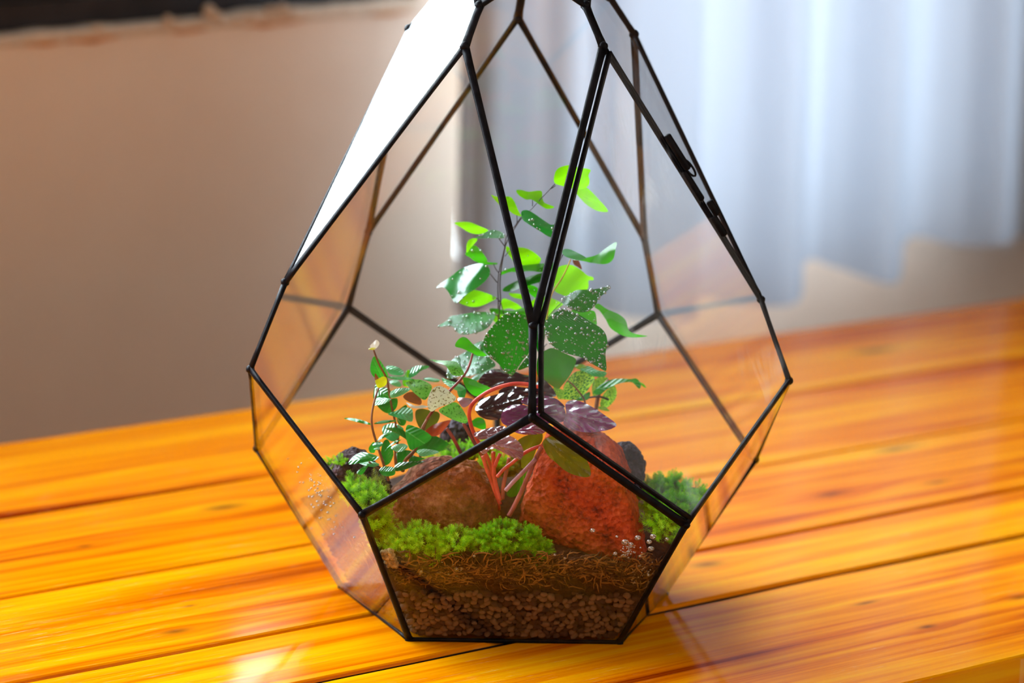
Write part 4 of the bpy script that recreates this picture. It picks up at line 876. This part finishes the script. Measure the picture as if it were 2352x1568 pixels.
for cn, pts, Y, mk, gx, gy, cr_ in [
 (2, [(930, 870), (850, 880), (700, 900), (600, 905), (500, 880), (465, 850), (500, 790), (580, 740), (650, 735), (720, 760), (790, 755), (860, 780), (940, 800)], -.030, 'purple_dark', 0, .5, 0.0017),
 (2, [(930, 900), (1010, 835), (1070, 850), (1130, 900), (1165, 975), (1100, 985), (1020, 990), (980, 1010), (860, 1020), (700, 1000), (650, 930), (760, 890)], -.036, 'purple_dark', .1, .4, 0.0017),
 (2, [(660, 1185), (560, 1190), (480, 1160), (438, 1100), (460, 1040), (540, 990), (640, 960), (740, 940), (840, 960), (900, 1000), (850, 1060), (760, 1070), (700, 1110)], -.046, 'purple_dark', -.1, .5, 0.00187),
 (2, [(900, 1060), (850, 1030), (880, 995), (960, 985), (1080, 975), (1180, 1010), (1245, 1080), (1150, 1075), (1000, 1070)], -.054, 'purple', 0, .7, 0.00153),
 (2, [(950, 1075), (1040, 1065), (1150, 1050), (1230, 1080), (1252, 1140), (1230, 1205), (1100, 1225), (930, 1235), (800, 1250), (700, 1235), (668, 1180), (690, 1110), (760, 1060), (860, 1055)], -.062, 'purple', .1, .6, 0.00187),
 (2, [(1230, 1220), (1255, 1130), (1250, 1050), (1300, 1015), (1400, 1030), (1500, 1080), (1620, 1160), (1705, 1225), (1690, 1260), (1600, 1290), (1450, 1305), (1330, 1285), (1270, 1260)], -.060, 'purple', .2, .9, 0.00204),
 (2, [(780, 1275), (900, 1220), (1000, 1220), (1070, 1260), (1050, 1312), (900, 1325), (800, 1305)], -.068, 'purple', 0, 1.1, 0.00153),
 (2, [(430, 1310), (540, 1270), (680, 1245), (710, 1280), (600, 1340), (500, 1370), (440, 1350)], -.064, 'mauve', 0, 1.0, 0.00153),
 (2, [(520, 1470), (580, 1400), (640, 1340), (750, 1335), (840, 1400), (872, 1480), (850, 1545), (790, 1535), (700, 1490), (610, 1450)], -.074, 'mauve', .1, .5, 0.00187),
 (2, [(480, 1470), (500, 1430), (560, 1400), (580, 1440), (520, 1500)], -.072, 'mauve', 0, .5, .0007),
 (5, [(290, 250), (350, 190), (450, 185), (600, 265), (720, 400), (772, 540), (740, 590), (620, 572), (510, 522), (420, 442), (340, 370)], -.088, 'olive_leaf', .1, .3, .0006),
 (5, [(280, 235), (200, 300), (120, 330), (40, 330), (20, 250), (90, 190), (180, 160), (280, 140)], -.054, 'olive_leaf', .1, .1, 0),
 (4, [(1830, 225), (1800, 330), (1740, 480), (1650, 560), (1640, 440), (1660, 300), (1740, 230)], -.050, 'olive_leaf', .1, .1, 0),
 (4, [(1640, 640), (1700, 560), (1640, 760), (1560, 830), (1500, 800), (1560, 700)], -.046, 'vine_deep', .1, .1, 0),
]: leaf(pep, cn, pts, Y, M[mk], gx, gy, bulge=.16, fold=.10, crinkle=cr_, name='crinkled_leaf' if cr_ else 'leaf')
# ---- net-veined plant on the right
fit_ = thing('nerve_plant', 'small plant with yellow-green net veined leaves at the right', 'plant', at(1370, 1010, .0))
stem(fit_, 2, [(1270, 835), (1330, 890), (1380, 950), (1425, 1030), (1440, 1200)], -.02, .00045, M['brown_stem'])
stem(fit_, 2, [(1640, 830), (1580, 900), (1545, 980), (1530, 1060), (1500, 1250)], -.006, .001, M['brown_stem'])
stem(fit_, 2, [(1420, 1000), (1500, 985), (1570, 985), (1640, 1010)], -.008, .0005, M['black_stem'])
for pts, Y, mk, gx, gy in [
 ([(1180, 1000), (1220, 960), (1240, 880), (1300, 790), (1370, 750), (1450, 770), (1515, 820), (1480, 880), (1420, 960), (1330, 1010), (1230, 1005)], -.016, 'net', .2, .3),
 ([(1140, 900), (1200, 910), (1240, 940), (1220, 1000), (1180, 990)], -.02, 'net', 0, .3),
 ([(1380, 735), (1450, 705), (1540, 745), (1615, 760), (1600, 800), (1500, 800), (1420, 770)], -.006, 'vine_pale', .1, 1.2),
 ([(1330, 705), (1400, 690), (1440, 720), (1380, 742)], -.004, 'net', 0, .8),
 ([(1500, 945), (1560, 880), (1660, 830), (1750, 820), (1830, 825), (1890, 820), (1930, 870), (1915, 912), (1880, 880), (1840, 852), (1740, 862), (1640, 905), (1560, 965)], -.008, 'vine', .2, .8),
 ([(1600, 1080), (1560, 1050), (1600, 950), (1680, 880), (1710, 930), (1700, 1000), (1640, 1070)], .0, 'net', .1, .0),
 ([(1500, 980), (1490, 880), (1530, 820), (1580, 800), (1640, 830), (1580, 900), (1550, 960)], -.002, 'net', 0, .2),
 ([(1540, 1075), (1600, 1070), (1645, 1112), (1570, 1102)], -.004, 'net', 0, .4),
 ([(1920, 855), (1950, 865), (1978, 902), (1945, 890)], -.008, 'lime', 0, .4),
 ([(1330, 1010), (1420, 960), (1470, 940), (1460, 1000), (1400, 1020)], -.01, 'vine_deep', 0, .4),
]: leaf(fit_, 2, pts, Y, M[mk], gx, gy, bulge=.15, fold=.15)
# ------------------------------------------------------------------ bubbles and droplets on the front pane, stray bits
P0, N0 = plane_fit([VX('A', -36), VX('A', 36), VX('B', 36), VX('C', 0), VX('B', -36)])
def on_pane(x, y, off):
    d = ray(x, y); return CAM + d * ((P0 + N0 * off - CAM).dot(N0) / d.dot(N0))
mb = MB(); ux = (CR - N0 * CR.dot(N0)).normalized(); uy = N0.cross(ux)
bub = [(1436, 1245, 7), (1449, 1250, 5), (1465, 1235, 6), (1500, 1232, 6), (1491, 1244, 5), (1495, 1260, 6), (1532, 1238, 4), (1413, 1271, 4), (1434, 1276, 4), (1361, 1218, 5), (1417, 1232, 3), (1444, 1267, 3), (1470, 1277, 3), (1274, 1274, 3), (1297, 1282, 3), (1048, 1307, 5), (967, 1313, 4), (1060, 1305, 3), (1030, 1319, 3), (1089, 1277, 3), (963, 1320, 3), (1489, 1321, 4), (1041, 1297, 2), (1036, 1311, 2), (1466, 1325, 2)] + [(random.gauss(1445, 11), random.gauss(1262, 8), random.uniform(1.2, 2)) for _ in range(45)] + [(random.uniform(1450, 1500), random.uniform(1290, 1350), random.uniform(.8, 1.6)) for _ in range(40)] + [(random.gauss(1040, 30), random.gauss(1312, 10), random.uniform(.8, 1.6)) for _ in range(20)]
for x, y, r in bub:
    p = on_pane(x, y, -.0013); R_ = r * PX; n = 12; 
    mb.tube([p + ux * R_ * math.cos(6.2832 * i / n) + uy * R_ * math.sin(6.2832 * i / n) for i in range(n + 1)], R_ * .32, 5)
    vi, fi = ICO1; mb.add(vi * R_ * .85 * np.array([1, .6, 1]) + np.array(p), fi)
tag(mb.build('water_bubbles', M['water'], loc=tuple(on_pane(1436, 1262, -.001))), 'clear water bubbles clinging inside the front pane', 'water', kind='stuff')
P1, N1 = plane_fit([VX('A', -36), VX('A', -108), VX('B', -108), VX('C', -72), VX('B', -36)])
mb = MB()
for _ in range(70):
    x, y = random.gauss(735, 26), 0; y = 1150 + (x - 735) * 1.2 + random.gauss(0, 28); d = ray(x, y); p = CAM + d * ((P1 + N1 * .0012 - CAM).dot(N1) / d.dot(N1)); vi, fi = ICO1
    mb.add(vi * random.uniform(.0002, .00045) * np.array([1, 1, 1.5]) + np.array(p), fi)
tag(mb.build('condensation_drops', M['water'], loc=tuple(at(735, 1150, -.04))), 'fine water drops beading on the left lower pane', 'water', kind='stuff')
